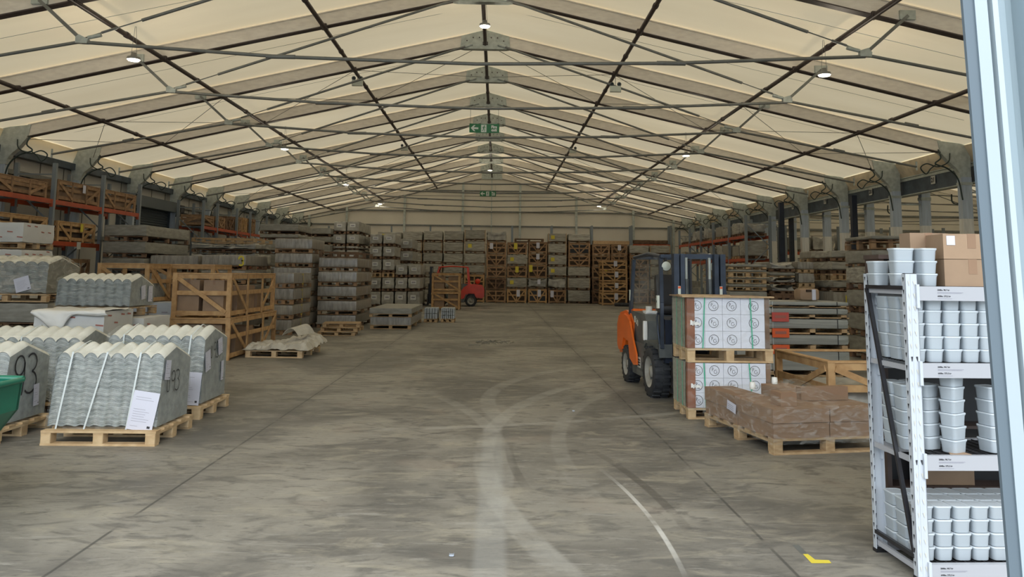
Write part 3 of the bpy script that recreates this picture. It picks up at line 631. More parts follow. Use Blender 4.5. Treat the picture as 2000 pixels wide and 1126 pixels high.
flood(698,162,-3.95,'on the left of the ridge, the nearer'); flood(1202,174,3.15,'on the right of the ridge, the nearer'); flood(790,290,-3.95,'on the left of the ridge, the farther'); flood(1119,295,3.15,'on the right of the ridge, the farther')
def fire_sign(px, py, Y, w, h, label, curve, zt):
    p = AT(px, py, Y); t = thing('hanging_sign', label, 'sign', p)
    cv = lambda x: curve*(4*(x/w)**2-1)
    b = MB(); n = 10
    b.grid(lambda a, c: ((a-.5)*w, cv((a-.5)*w), (c-.5)*h), n, 1, M['signgreen']); b.grid(lambda a, c: ((.5-a)*w, cv((.5-a)*w)+.012, (c-.5)*h), n, 1, M['signgreen']); b.build('board', t)
    b = MB(); y = -abs(curve)-.004
    yy = lambda x: cv(x)-.006
    ax = -w*.33; s = h
    v = [(ax-.42*s, .0), (ax-.08*s, .34*s), (ax+.1*s, .34*s), (ax-.1*s, .10*s), (ax+.42*s, .10*s), (ax+.42*s, -.10*s), (ax-.1*s, -.10*s), (ax+.1*s, -.34*s), (ax-.08*s, -.34*s)]
    b.add([(q[0], yy(q[0]), q[1]) for q in v], [(0,1,2,3),(0,3,6),(0,6,7,8),(3,4,5,6)], M['signwhite']); b.build('arrow', t)
    b = MB(); px0 = -w*.02; b.add([(px0-.3*s, yy(0)-.0, -.42*s), (px0+.3*s, yy(0), -.42*s), (px0+.3*s, yy(0), .42*s), (px0-.3*s, yy(0), .42*s)], [(0,1,2,3)], M['signwhite'])
    o = (px0, yy(0)-.003, 0)
    for pts, ww in ((arc(.06*s, .27*s, .035*s, 0, 360, 8), .07*s), ([(.03*s,.2*s), (-.02*s, 0)], .12*s), ([(-.02*s, 0), (.10*s,-.14*s), (.05*s,-.34*s)], .06*s), ([(-.02*s, 0), (-.06*s,-.18*s), (-.2*s,-.26*s)], .06*s), ([(.03*s,.16*s), (.16*s,.06*s), (.2*s,.14*s)], .045*s), ([(.02*s,.16*s), (-.14*s,.14*s), (-.16*s,.02*s)], .045*s)):
        stroke(b, pts, ww, M['signgreen'], o, (1,0,0), (0,0,1))
    b.build('running_figure', t)
    b = MB(); text_mesh(b, 'Fire\nexit', h*.42, M['signwhite'], (w*.33, yy(w*.33)-.004-(.004), .02*h), (1,0,0), (0,0,1), bold=.006); b.build('lettering', t)
    for s_ in (-1, 1):
        b = MB(); b.tube([(s_*w*.47, cv(w*.47), h*.5), (s_*w*.47, cv(w*.47), zt-p.z)], .004, M['tie'], 4); b.build('hanger', t)
fire_sign(946, 250, FY(-1)-.1, .66, .20, 'green curved fire exit sign hanging under the ridge, the nearer one', -.05, 5.36)
fire_sign(953, 378, FY(3)-.1, .66, .21, 'green fire exit sign hanging in front of the far gable wall', -.02, 5.36)
for px, py, txt in ((1822,351,'21'), (1700,374,'20'), (1611,392,'19'), (1548,403,'18')):
    p = AX(px, py, XR+.18); t = thing('number_sign', 'white plate with the number %s (%s from the doorway) on the gutter beam' % (txt, {'21':'nearest','20':'second','19':'third','18':'fourth'}[txt]), 'sign', p, 0)
    b = MB(); b.box(-.0, .012, -.11, .11, -.12, .12, M['plate']); b.build('plate', t)
    b = MB(); text_mesh(b, txt, .19, M['ink'], (-.004, 0, -.065), (0,-1,0), (0,0,1), bold=.008); b.build('number', t)
# ------------------------------------------------------------------ loads: pallets, bundles, crates
def pallet_mb(dx, dy, h=.14, m=None, mb=None, x0=None, y0=0, z0=0, nb=5):
    m = m or M['pine']; mb = mb or MB(); x0 = -dx/2 if x0 is None else x0; k = h/.14
    bh = .09*k
    for x in (x0, x0+dx/2-.05, x0+dx-.1):
        for y in (y0, y0+dy/2-.06, y0+dy-.12): mb.box(x, x+.1, y, y+.12, z0+.02*k, z0+.02*k+bh, m)
    for y in (y0, y0+dy/2-.05, y0+dy-.1): mb.box(x0, x0+dx, y, y+.1, z0, z0+.02*k, m)
    for i in range(nb):
        y = y0+(dy-.12)*i/(nb-1); mb.box(x0, x0+dx, y, y+.12, z0+.12*k, z0+h, m)
    return mb
def near_pallet(parent, dx, dy, h=.145, m=None, nb=5, turn=False):
    """block pallet with every block and board its own sub-part; origin front left corner"""
    m = m or M['pinelight']; p = put('pallet', None, parent)
    b = MB()
    # pallet part holds the three stringer boards
    for x in (0, dx/2-.05, dx-.1): b.box(x, x+.1, 0.004, dy-.004, h-.044, h-.022, m)
    bpy.data.objects.remove(p); p = b.build('pallet', parent)
    i = 0
    for x in (0, dx/2-.05, dx-.1):
        for y in (0, dy/2-.06, dy-.12):
            b = MB(); b.rbox(x, x+.1, y, y+.12, .022, h-.044, .006, m, 1); b.build('block', p)
    for y in ((0, dy/2-.05, dy-.1)):
        b = MB(); b.box(.0, dx, y, y+.1, 0, .022, m); b.build('bottom_board', p)
    for k in range(nb):
        y = (dy-.11)*k/(nb-1); b = MB(); b.box(-.006*(k % 2), dx+.005*((k+1) % 2), y, y+.11, h-.022, h, m); b.build('deck_board', p)
    return p
WHERE = ['lowest', 'second up', 'third up', 'fourth up', 'fifth up', 'sixth up', 'seventh up', 'eighth up', 'ninth up']
CACHE = {}
def cached(key, fn):
    if key not in CACHE: CACHE[key] = fn()
    return CACHE[key]
def q(v, s=.05): return round(round(v/s)*s, 3)

def yellow_mark(parent, w, h, x, z, y, kind=0):
    b = MB(); s = min(.11, h*.38)
    if kind == 0: b.add([(x-s, y, z-s), (x+s, y, z-s), (x+s, y, z+s), (x-s, y, z+s)], [(0,1,2,3)], M['yellow'])
    else: stroke(b, arc(0, .5*s, s*.6, 200, -80, 8)+arc(0, -.6*s, s*.6, 80, -140, 8), .05, M['yellow'], (x, y, z), (1,0,0), (0,0,1))
    b.build('yellow_label', parent)

def bundle(kind, dx, dy, dz, seed, ph=.12):
    """returns list of (part name, mesh); origin at the bottom centre front"""
    def mk():
        parts = []
        bm = {'tarp': 'tarp', 'cross': 'tarpcross', 'film': 'film', 'slab': 'slab', 'white': 'whitebox', 'grey': 'greybox', 'side': 'tarpside', 'profile': 'profile', 'pg': 'film', 'boards': 'slab', 'junk': 'tarpcross'}[kind]
        pm = M['pinedark'] if kind in ('tarp', 'cross', 'slab', 'junk') else M['crate'] if kind == 'film' else M['pine']
        parts.append(('pallet', pallet_mb(dx*.98, dy*.98, ph, pm, y0=dy*.01).mesh('pallet')))
        amp = {'tarp': .035, 'cross': .05, 'film': .012, 'slab': .02, 'white': .02, 'grey': .008, 'boards': .012, 'junk': .12}.get(kind, .02)
        b = soft(-dx/2, dx/2, 0, dy, ph, dz-.01, M[bm], amp, seed, max(6, int(dx*9)), max(5, int(dy*5)), 6, .03 if kind != 'grey' else .008, freq=5, sag=.0 if kind != 'junk' else .08)
        parts.append(('wrapped_load', b.mesh('wrapped_load')))
        if kind == 'cross':       # crossed corner folds and a pale label like the photo's bundles
            b = MB(); h = dz-ph
            b.box(-dx*.26, dx*.18, -.006, .0, ph+h*.38, ph+h*.72, M['whitebox']); b.box(-dx*.18, dx*.10, -.008, -.006, ph+h*.50, ph+h*.60, M['greyink']); parts.append(('label_sheet', b.mesh('label_sheet')))
        if kind == 'film':
            b = MB(); h = dz-ph
            for i in range(3): b.box(-dx*.42+i*dx*.3, -dx*.42+i*dx*.3+.006, -.004, 0, ph+.02, dz-.02, M['slab'])
            parts.append(('film_edge', b.mesh('film_edge')))
        if kind == 'white':
            b = MB(); h = dz-ph; r = random.Random(seed)
            for i in range(5):
                x = -dx*.42+dx*.2*i; z = ph+h*r.choice((.25, .5, .75)); b.add([(x, -.004, z), (x+.12, -.004, z-.01), (x+.12, -.004, z+.012), (x, -.004, z+.022)], [(0,1,2,3)], M['redink'])
            for i in range(4):
                y = dy*.1+dy*.22*i; z = ph+h*r.choice((.3, .55, .8)); b.add([(dx/2+.004, y, z), (dx/2+.004, y+.12, z-.01), (dx/2+.004, y+.12, z+.012), (dx/2+.004, y, z+.022)], [(0,1,2,3)], M['redink'])
            parts.append(('printed_pattern', b.mesh('printed_pattern')))
        if kind == 'tarp' and seed % 2:
            b = MB(); 
            for x in (-dx*.49, dx*.49): b.box(x-.02, x+.02, -.012, 0.01, ph, dz-.01, M['pine'])
            parts.append(('edge_batten', b.mesh('edge_batten')))
        return parts
    return cached((kind, q(dx), q(dy), q(dz, .02), seed, ph), mk)

def crate_parts(dx, dy, dz, style, mt, seed):
    def mk():
        P = []; m = M[mt]; r = random.Random(seed)
        pw = .09; t = .025
        for x in (-dx/2, dx/2-pw):
            for y in (0, dy-pw*.6):
                b = MB(); b.box(x, x+pw, y, y+pw*.6, 0, dz-.024, m); P.append(('post', b.mesh('post')))
        zr = [.04, dz*.5, dz-.11]
        for z in zr:
            b = MB(); b.box(-dx/2+pw, dx/2-pw, .012, .012+t, z, z+.085, m); P.append(('front_rail', b.mesh('front_rail')))
            for x in (-dx/2+.01, dx/2-.01-t):
                b = MB(); b.box(x, x+t, pw*.6, dy-pw*.6, z, z+.085, m); P.append(('side_rail', b.mesh('side_rail')))
        def br(x0, z0, x1, z1):
            b = MB(); b.bar((x0, -.006, z0), (x1, -.006, z1), .075, .018, m, (0,1,0)); P.append(('brace', b.mesh('brace')))
        def brs(x, y0, z0, y1, z1):
            b = MB(); b.bar((x, y0, z0), (x, y1, z1), .075, .018, m, (1,0,0)); P.append(('brace', b.mesh('brace')))
        if style == 'V':
            b = MB(); b.box(-pw*.4, pw*.4, -.012, .012, 0, dz-.024, m); P.append(('post', b.mesh('post')))
            br(-dx/2+pw, dz-.08, -pw*.4, .1); br(dx/2-pw, dz-.08, pw*.4, .1)
        elif style == 'A':
            for x in (-dx/6, dx/6): b = MB(); b.box(x-pw*.35, x+pw*.35, -.014, .012, 0, dz-.024, m); P.append(('post', b.mesh('post')))
            br(-dx/2+pw*.7, dz-.08, -dx/6, .08); br(dx/2-pw*.7, dz-.08, dx/6, .08)
        else: br(-dx/2+pw, dz-.09, dx/2-pw, .1)
        for x in (-dx/2-.006, dx/2+.006):
            if dy > 1.8:
                for f in (1/3, 2/3): b = MB(); b.box(x-.012, x+.012, dy*f-.04, dy*f+.04, 0, dz-.024, m); P.append(('post', b.mesh('post')))
                brs(x, .06, dz-.09, dy/3, .1); brs(x, dy-.06, dz-.09, dy*2/3, .1)
            else: brs(x, .06, dz-.09, dy-.06, .1)
        # slatted bottom and top
        b = MB(); n = max(3, int(dx/.35))
        for i in range(n): x = -dx/2+pw+(dx-2*pw-.1)*i/(n-1); b.box(x, x+.1, .04, dy-.04, .03, .05, m)
        P.append(('base_slats', b.mesh('base_slats')))
        b = MB()
        for y in (.0, dy-.1): b.box(-dx/2-.003, dx/2+.003, y-(.003 if y == 0 else 0), y+.1, dz-.022, dz+.0, m)
        for x in (-dx/2, dx/2-.1): b.box(x, x+.1, .1, dy-.1, dz-.020, dz-.002, m)
        P.append(('top_frame', b.mesh('top_frame')))
        return P
    return cached(('crate', q(dx), q(dy), q(dz, .02), style, mt, seed), mk)

GROUPS = {}
def stand(name, label, cat, parts, loc, rz=0, group=None):
    t = thing(name, label, cat, loc, rz, group)
    for n, me in parts: put(n, me, t)
    return t

KIND = {  # kind: (object name, noun phrase, category)
 'tarp': ('wrapped_bundle', 'grey creased bundle', 'wrapped bundle'), 'cross': ('wrapped_bundle', 'pale labelled bundle', 'wrapped bundle'),
 'film': ('slab_pallet', 'filmed slab pallet', 'wrapped pallet'), 'slab': ('slab_pallet', 'dull slab pallet', 'wrapped pallet'),
 'white': ('white_carton_pallet', 'white red-dashed pack', 'wrapped pallet'), 'grey': ('blue_grey_carton', 'pale blue printed carton', 'carton'),
 'crate': ('slatted_crate', 'slatted wooden crate', 'crate'), 'pallet': ('empty_pallet', 'empty wooden pallet', 'pallet'),
 'profile': ('profile_bundle', 'pale long profile bundle', 'profile bundle'), 'boards': ('board_stack', 'pale board pack', 'board pack'), 'junk': ('covered_goods', 'lumpy covered goods', 'covered goods'), 'side': ('wrapped_bundle', 'ribbed wrapped bundle', 'wrapped bundle')}
ALLT = []
def tower(desc, xl, xr, py, Y, dy, items, z0=0, rz=0, phot=True):
    """a stack read from the photograph: xl, xr pixel edges at row py and distance Y; items bottom-up as (kind, top pixel row or height, options)"""
    a = AT(xl, py, Y); c = AT(xr, py, Y); dx = c.x-a.x; xc = (a.x+c.x)/2; pxc = (xl+xr)/2
    z = z0; n = len(items)
    for i, it in enumerate(items):
        kind, top = it[0], it[1]; opt = it[2] if len(it) > 2 else {}
        zt = AT(pxc, top, Y).z if top > 5 else z+top
        h = max(.1, zt-z-.004)
        wh = WHERE[i] if i < n-1 or n == 1 else 'topmost'
        if n == 1: lab = '%s %s' % (KIND[kind][1], desc)
        else: lab = '%s, %s %s' % (opt.get('n', KIND[kind][1]), wh, desc)
        nm, _, cat = KIND[kind]; sx = opt.get('dx', 0); w = dx*opt.get('w', 1)-(.055 if kind == 'crate' else .02)
        loc = (xc+sx+random.uniform(-.012, .012), Y+random.uniform(0, .02), z)
        sd = opt.get('seed', random.randint(1, 4))
        if kind == 'crate':
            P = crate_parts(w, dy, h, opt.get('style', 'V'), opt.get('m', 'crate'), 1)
            t = stand(nm, lab, cat, P, loc, rz)
            if opt.get('fill', True):
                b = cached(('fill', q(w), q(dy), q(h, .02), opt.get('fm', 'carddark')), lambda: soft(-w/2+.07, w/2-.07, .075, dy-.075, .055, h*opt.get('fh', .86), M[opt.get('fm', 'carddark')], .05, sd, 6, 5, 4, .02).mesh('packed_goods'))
                put('packed_goods', b, t)
            if opt.get('tag'):
                b = MB(); tx = opt.get('tx', 0); b.box(tx-.1, tx+.1, -.03, -.022, h*.45, h*.95, M[opt['tag']]); b.build('paper_label', t)
        elif kind == 'pallet':
            me = cached(('pal', q(w), q(dy), q(h, .02)), lambda: pallet_mb(w, dy, h, M[opt.get('m', 'pine')]).mesh('pallet'))
            t = put(nm, me, None, loc, rz); tag(t, lab, cat)
        elif kind == 'grey':
            t = thing(nm, lab, cat, loc, rz); soft(-w/2, w/2, 0, dy, 0, h, M['greybox'], .008, sd, 5, 5, 4, .01).build('carton_body', t)
            b = MB(); text_mesh(b, 'LIXTIL', .07, M['greyink'], (w*.1, -.004, h*.5), (1,0,0), (0,0,1)) if False else b.box(w*.05, w*.3, -.004, -.001, h*.5, h*.56, M['greyink']); b.box(-w*.4, -w*.15, -.004, -.001, h*.12, h*.16, M['greyink']); b.build('printed_mark', t)
        else:
            P = bundle(kind, w, dy, h, sd, min(.12, h*.28) if opt.get('ph') is None else opt['ph'])
            t = stand(nm, lab, cat, P, loc, rz)
            if opt.get('y'): yellow_mark(t, w, h, opt.get('yx', -.25*w), h*.6, -.012, opt.get('yk', 0))
            if opt.get('sy'):
                b = MB(); xx = w/2+.012; yy_ = dy*.45; zz_ = h*.6
                if opt['sy'] == 3: stroke(b, arc(0, .06, .07, 160, -80, 8)+arc(0, -.08, .08, 80, -150, 8), .03, M['yellow'], (xx, yy_, zz_), (0,1,0), (0,0,1))
                else: b.add([(xx, yy_+.6, h*.4), (xx, yy_+.68, h*.4), (xx, yy_+.68, h*.85), (xx, yy_+.6, h*.85)], [(0,1,2,3)], M['paper'])
                b.build('side_label', t)
            if opt.get('p'):
                b = MB(); b.box(opt.get('px_', 0), opt.get('px_', 0)+.18, -.02, -.014, h*.45, h*.9, M['paper']); b.build('paper_label', t)
        ALLT.append(t); z += h+.004
    return z, xc, dx

# ---------------------------------------------------------------- corrugated ridge sheets
def corr_stack(label, X0, X1, Y0, Y1, z0, hF, hA, hB, lean, nw, name='corrugated_sheet_stack', near=True, papers=(), marks=None, straps=(), dark=False, film='wrap', nl=52, pw=None):
    """nested corrugated ridge pieces: waves across X, roof shape along Y, front leaning back"""
    dx = X1-X0; dy = Y1-Y0; ph = .145
    t = thing(name, label, 'sheet stack', (X0, Y0, z0), 0)
    pd = dy+.06
    if near: near_pallet(t, dx+(pw or .04), pd)
    else: pallet_mb(dx+.04, pd, ph, M['pine'], x0=0).build('pallet', t)
    A = .026; per = dx/nw
    wv = lambda x: -.009*math.cos(2*PI*x/per)
    tw = lambda x: .052*abs(math.sin(PI*x/per))**.75-.026
    fy0, fy1 = (.11 if near else .04), dy-.02
    def yf(s): return fy0+lean*s            # s 0..1 up the front
    def yb(s): return fy1+lean*.25*s
    apex = .42
    def topz(f): return hF+(hA-hF)*min(1, f/apex) if f < apex else hA+(hB-hA)*((f-apex)/(1-apex))
    z_lo = ph+.03
    NX = nw*12
    b = MB()
    # front face, every sheet edge a small step that follows the wave
    NZ = nl*2
    def fr(a, c):
        x = a*dx; k = c*nl; i = int(k+1e-6); fz = k-i
        z = z_lo+(hF-z_lo)*c+wv(x)+(tw(x)-wv(x))*max(0, (c-.86)/.14); ins = (.006 if (int(round(k*2)) % 2) else 0)+.003*math.sin(i*1.9)+.003*math.sin(i*.7+x*4)+.012*math.cos(2*PI*x/per)
        return (x, yf(c)+ins, z)
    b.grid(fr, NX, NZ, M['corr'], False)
    b.grid(lambda a, c: ((1-a)*dx, yb(c), z_lo+(hB-z_lo)*c+wv((1-a)*dx)+(tw((1-a)*dx)-wv((1-a)*dx))*max(0, (c-.74)/.26)), NX, 4, M['corr'])
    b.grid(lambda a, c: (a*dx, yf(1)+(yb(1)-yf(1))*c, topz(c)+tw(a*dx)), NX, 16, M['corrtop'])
    b.grid(lambda a, c: (a*dx, yf(0)+(yb(0)-yf(0))*c, z_lo+wv(a*dx)), NX, 2, M['corr'])
    for x, s in ((0, -1), (dx, 1)):
        def sd(a, c, x=x, s=s):
            ff = a; yy = yf(c)*(1-a)+yb(c)*a
            tz = topz(a)+tw(x); return (x, yy, (z_lo+wv(x))*(1-c)+tz*c)
        if s > 0: b.grid(sd, 12, 12, M['slab' if dark else 'corr'])
        else: b.grid(lambda a, c: sd(1-a, c), 12, 12, M['corr'])
    b.build('corrugated_sheets', t)
    b = MB()     # film
    o = .012
    def P(side, a, c): pass
    b.grid(lambda a, c: (-o+(dx+2*o)*a, yf(c)-o-.004+.01*noise.noise(Vector((a*5, c*4, 1))), ph+(hF+A-ph)*c), 14, 10, M[film])
    b.grid(lambda a, c: (dx+o, (yf(c)-o)*(1-a)+(yb(c)+o)*a, ph*(1-c)+(topz(a)+A)*c), 10, 10, M[film])
    b.grid(lambda a, c: (-o, (yf(c)-o)*a+(yb(c)+o)*(1-a), ph*(1-c)+(topz(1-a)+A)*c), 6, 6, M[film])
    b.grid(lambda a, c: (-o+(dx+2*o)*a, yf(1)+(yb(1)-yf(1))*c, topz(c)+A+.006+.008*noise.noise(Vector((a*6, c*4, 7)))), 14, 10, M[film])
    b.build('stretch_film', t)
    for xs, xe in straps:
        b = MB(); pts = [(xe, .0-.004, ph-.0), (xe, -.002, ph+.01)]
        n = 8
        L_ = [Vector((xe+(xs-xe)*c, yf(c)-.026, ph+(hF+A+.01-ph)*c)) for c in np.linspace(0, 1, n)]
        L_ += [Vector((xs, yf(1)+(yb(1)-yf(1))*c, topz(c)+A+.012)) for c in np.linspace(.03, 1, n)]
        v = []
        for p in L_: v += [p-Vector((.009,0,0)), p+Vector((.009,0,0))]
        b.add(v, [(2*i, 2*i+1, 2*i+3, 2*i+2) for i in range(len(L_)-1)], M['strapwhite']); b.build('strap', t)
    for (side, u, c, w, h, tilt) in papers:      # side 'R' or 'F'; u along the face, c height
        b = MB(); ca, sa = math.cos(tilt), math.sin(tilt)
        if side == 'R': org = Vector((dx+.02, u, c)); ux = Vector((0, ca, sa)); uz = Vector((0, -sa, ca)); nn = Vector((1,0,0))
        else: org = Vector((u, yf((c-ph)/(hF-ph))-.035, c)); ux = Vector((ca, 0, sa)); uz = Vector((-sa, lean*.9, ca)); nn = Vector((0,-1,0))
        f = lambda a, d: org+ux*a+uz*d
        b.add([f(0,0), f(w,0), f(w,h), f(0,h)], [(0,1,2,3)], M['paper'])
        b.add([f(0,0)-nn*.002, f(w,0)-nn*.002, f(w,h)-nn*.002, f(0,h)-nn*.002], [(3,2,1,0)], M['paper'])
        r = random.Random(int(u*100)+int(h*100))
        rows = max(3, int(h/.028))
        for i in range(rows):
            if r.random() < .25: continue
            zz = h*(.1+.8*i/rows); x0 = w*.12; ln = w*r.uniform(.2, .72); b.add([f(x0, zz)+nn*.001, f(x0+ln, zz)+nn*.001, f(x0+ln, zz+.003)+nn*.001, f(x0, zz+.003)+nn*.001], [(0,1,2,3)], M['greyink'])
        b.add([f(w*.78, h*.08)+nn*.001, f(w*.9, h*.08)+nn*.001, f(w*.9, h*.14)+nn*.001, f(w*.78, h*.14)+nn*.001], [(0,1,2,3)], M['ink'])
        b.build('paper_label', t)
    if marks:
        txt, u, c, hh = marks; b = MB()
        for pl in digits(txt, hh): stroke(b, pl, hh*.05, M['ink'], (dx+.016, u, c), (0,1,0), (0,0,1))
        b.build('handwritten_number', t)
    return t

# left foreground
lean = .10
corr_stack('corrugated sheet stack nearest the doorway, number 93 pen written beside a small paper', -4.50, -3.41, 8.18, 9.10, 0, .86, .95, .80, lean, 8,
  papers=[('R', .20, .62, .13, .20, -.12), ('F', .80, .155, .26, .38, -.14)], marks=('U93', .28, .47, .22), straps=((.17,.10), (.52,.38), (.86,.80)))
corr_stack('corrugated sheet stack cut by the left picture edge, large 93 on its grey end', -6.15, -4.97, 8.16, 9.10, 0, .86, .95, .80, lean, 8,
  papers=[('R', .66, .27, .10, .23, .06)], marks=('93', .28, .42, .42), straps=((.2,.2), (.9,.85)))
corr_stack('corrugated sheet stack with two tilted papers, behind the nearest one', -4.66, -3.50, 9.62, 10.58, 0, .93, 1.04, .90, .05, 8,
  papers=[('R', .18, .52, .17, .24, .18), ('R', .60, .68, .15, .20, .2), ('R', .72, .36, .09, .24, .0), ('F', .93, .16, .22, .38, -.05)], marks=('U93', .33, .66, .20), straps=((.2,.2), (1.0,.95)))
corr_stack('low corrugated sheet stack behind the cut off one, its ridge end in shade', -6.25, -5.05, 9.75, 10.75, 0, .88, 1.00, .84, .05, 8, straps=((.5,.5),))
# green skip
sk = thing('tipping_skip', 'dark green steel tipping skip corner at the left picture edge', 'skip', (0,0,0))
b = MB(); xr_ = AT(46, 740, 6.25).x; zt_ = AT(30, 739, 6.25).z
prof = [(xr_-1.9, .12), (xr_-.42, .12), (xr_-.0, zt_-.22), (xr_+.02, zt_), (xr_-.05, zt_), (xr_-.07, zt_-.20), (xr_-.46, .17), (xr_-1.85, .17), (xr_-2.1, zt_-.0), (xr_-2.15, zt_)]
b.prism(prof, 'y', 4.7, 6.2, M['green']); b.build('tub', sk)
for y in (4.68, 6.18):
    b = MB(); b.prism([(xr_-1.9, .12), (xr_-.42, .12), (xr_+.0, zt_-.22), (xr_+.02, zt_+.0), (xr_-2.15, zt_+.06)], 'y', y, y+.03, M['green']); b.build('end_plate', sk)
b = MB(); b.tube([(xr_-2.15, 6.2, zt_+.05), (xr_+.03, 6.2, zt_+.005)], .025, M['green'], 8); b.tube([(xr_+.02, 4.7, zt_), (xr_+.02, 6.2, zt_)], .022, M['green'], 8); b.build('rim', sk)
b = MB()
for y in (4.9, 5.7): b.box(xr_-1.8, xr_-.5, y, y+.14, 0, .12, M['green'])
b.build('fork_pocket', sk)

# second row left: white packs with torn sheet, stack upon them
def px(x, y, Y): return AT(x, y, Y).x
tower('under the torn white sheet', 62, 205, 640, 12.6, 1.0, [('white', .50, {'seed': 2}), ('white', 604, {'seed': 3})])
tower('under the strapped corrugated stack', 108, 283, 640, 13.75, 1.1, [('white', .52, {'seed': 1}), ('white', 617, {'seed': 4})])
zc = AT(195, 617, 13.75).z
# torn sheet
s0 = AT(62, 612, 12.55); s1 = AT(205, 612, 12.55)
def torn(a, c):
    x = s0.x+(s1.x-s0.x)*a; zt = s0.z+.035
    drop = .30*math.exp(-((a-.33)/.2)**2)+.05+.03*math.sin(a*9)
    if c < .45: f = c/.45; return (x+.02*math.sin(f*6), 13.45-f*.88, zt+.02+.03*noise.noise(Vector((a*5, f*5, 0))))
    f = (c-.45)/.55; return (x+.06*f*math.sin(a*7), 12.575-.03*math.sin(f*PI)-.02-.02*noise.noise(Vector((a*8, f*3, 2))), zt+.02-f*drop)
b = MB(); b.grid(torn, 26, 16, M['whitesheet']); tag(b.build('torn_sheet'), 'torn crumpled white sheet hanging over the white packs at left', 'sheet')
ts = bpy.data.objects['torn_sheet']; md = ts.modifiers.new('s', 'SOLIDIFY'); md.thickness = .006
a_ = AT(105, 600, 13.75); c_ = AT(243, 600, 13.75)
corr_stack('strapped corrugated stack with two white papers, raised on white packs by the big crates', a_.x, AT(250,600,13.75).x, 13.75, 14.75, zc+.002, .60, .70, .52, .03, 8, near=False, papers=[('R', .45, .26, .17, .24, .15), ('R', .72, .22, .17, .28, 0)], dark=False)
# film covered stack at left edge on other stacks
tower('under the film covered stack at the left edge', -70, 92, 620, 14.9, 1.2, [('slab', .62, {'seed': 2}), ('slab', 589, {'seed': 3})])
zc2 = AT(10, 589, 14.9).z
corr_stack('tall film covered sheet stack at the left edge, raised on slab packs', AT(-70,560,14.9).x, AT(88,560,14.9).x, 14.9, 16.1, zc2, .72, .84, .66, .03, 7, near=False, film='wraphazy', papers=[('F', .95, .16, .28, .26, .3)], dark=True)
tower('at the left edge below the racking', -60, 42, 500, 16.9, 1.2, [('white', .45, {'seed': 1}), ('white', .45, {'seed': 2}), ('white', .45, {'seed': 3}), ('white', .42, {'seed': 4}), ('white', 484, {'seed': 1}), ('white', 431, {'seed': 2})])

# the two big crates stacked by the aisle
def big_crate(label, x0, x1, y0, y1, z0, h):
    P = crate_parts(x1-x0, y1-y0, h, 'D', 'cratenear', 2)
    t = stand('slatted_crate', label, 'crate', P, ((x0+x1)/2, y0, z0)); return t
bx0, bx1, by0, by1 = -6.42, -5.17, 15.75, 19.0
h1 = AT(440, 621, 15.75).z; h2 = AT(450, 533, 15.75).z-h1-.01
big_crate('long slatted crate beside the aisle, the lower of the pair', bx0, bx1, by0, by1, 0, h1)
big_crate('long slatted crate beside the aisle, the upper of the pair', bx0+.07, bx1-.03, by0+.05, by1-.1, h1+.005, h2)
r = random.Random(4)
def carton(label, x0, x1, y0, y1, z0, z1, m='card', tape=True, rz=0):
    dx, dy, dz = x1-x0, y1-y0, z1-z0
    t = thing('cardboard_box', label, 'cardboard box', ((x0+x1)/2, (y0+y1)/2, z0), rz)
    b = MB(); b.box(-dx/2, dx/2, -dy/2, dy/2, 0, dz, M[m]); b.build('box_body', t)
    if tape:
        b = MB(); b.box(-.025, .025, -dy/2-.001, dy/2+.001, dz-.0, dz+.0015, M['cardshop']); b.box(-.025, .025, -dy/2-.0015, -dy/2, dz-.09, dz, M['cardshop']); b.build('tape', t)
    return t
for zz, hh, lvl in ((.055, h1-.18, 'lower'), (h1+.06, h2-.18, 'upper')):
    xs = bx0+.14
    for i, w in enumerate((.42, .40)):
        carton('brown cardboard box inside the %s long crate, front end, %s' % (lvl, ('left', 'right')[i]), xs, xs+w, by0+.16, by0+.7, zz, zz+hh*.98); xs += w+.08
    yy = by0+.85
    for i, w in enumerate((.45, .5, .4)):
        carton('brown cardboard box inside the %s long crate, %s along its aisle side' % (lvl, ('first', 'second', 'third')[i]), bx1-.62, bx1-.16, yy, yy+w, zz, zz+hh*(.55, .8, .6)[i]); yy += w+.2
# crates behind them, on pale blue cartons
tower('below the crate behind the strapped corrugated stack', 190, 286, 620, 18.0, 1.2, [('grey', .50), ('grey', 592)])
zz1 = AT(240, 592, 18.0).z
tower('behind the raised corrugated stack, standing on pale blue cartons', 185, 291, 550, 18.0, 1.25, [('crate', 513, {'m': 'cratenear', 'style': 'D', 'fm': 'corr', 'fh': .6})], z0=zz1)
tower('between the strapped stack and long crates', 288, 336, 620, 18.05, .9, [('grey', .55), ('grey', 590)])
tower('half hidden behind the upper long crate', 293, 420, 550, 19.3, 1.25, [('crate', .95, {'m': 'cratenear', 'style': 'D', 'fm': 'card'}), ('crate', 515, {'m': 'cratenear', 'style': 'D', 'fm': 'card', 'fh': .5})])
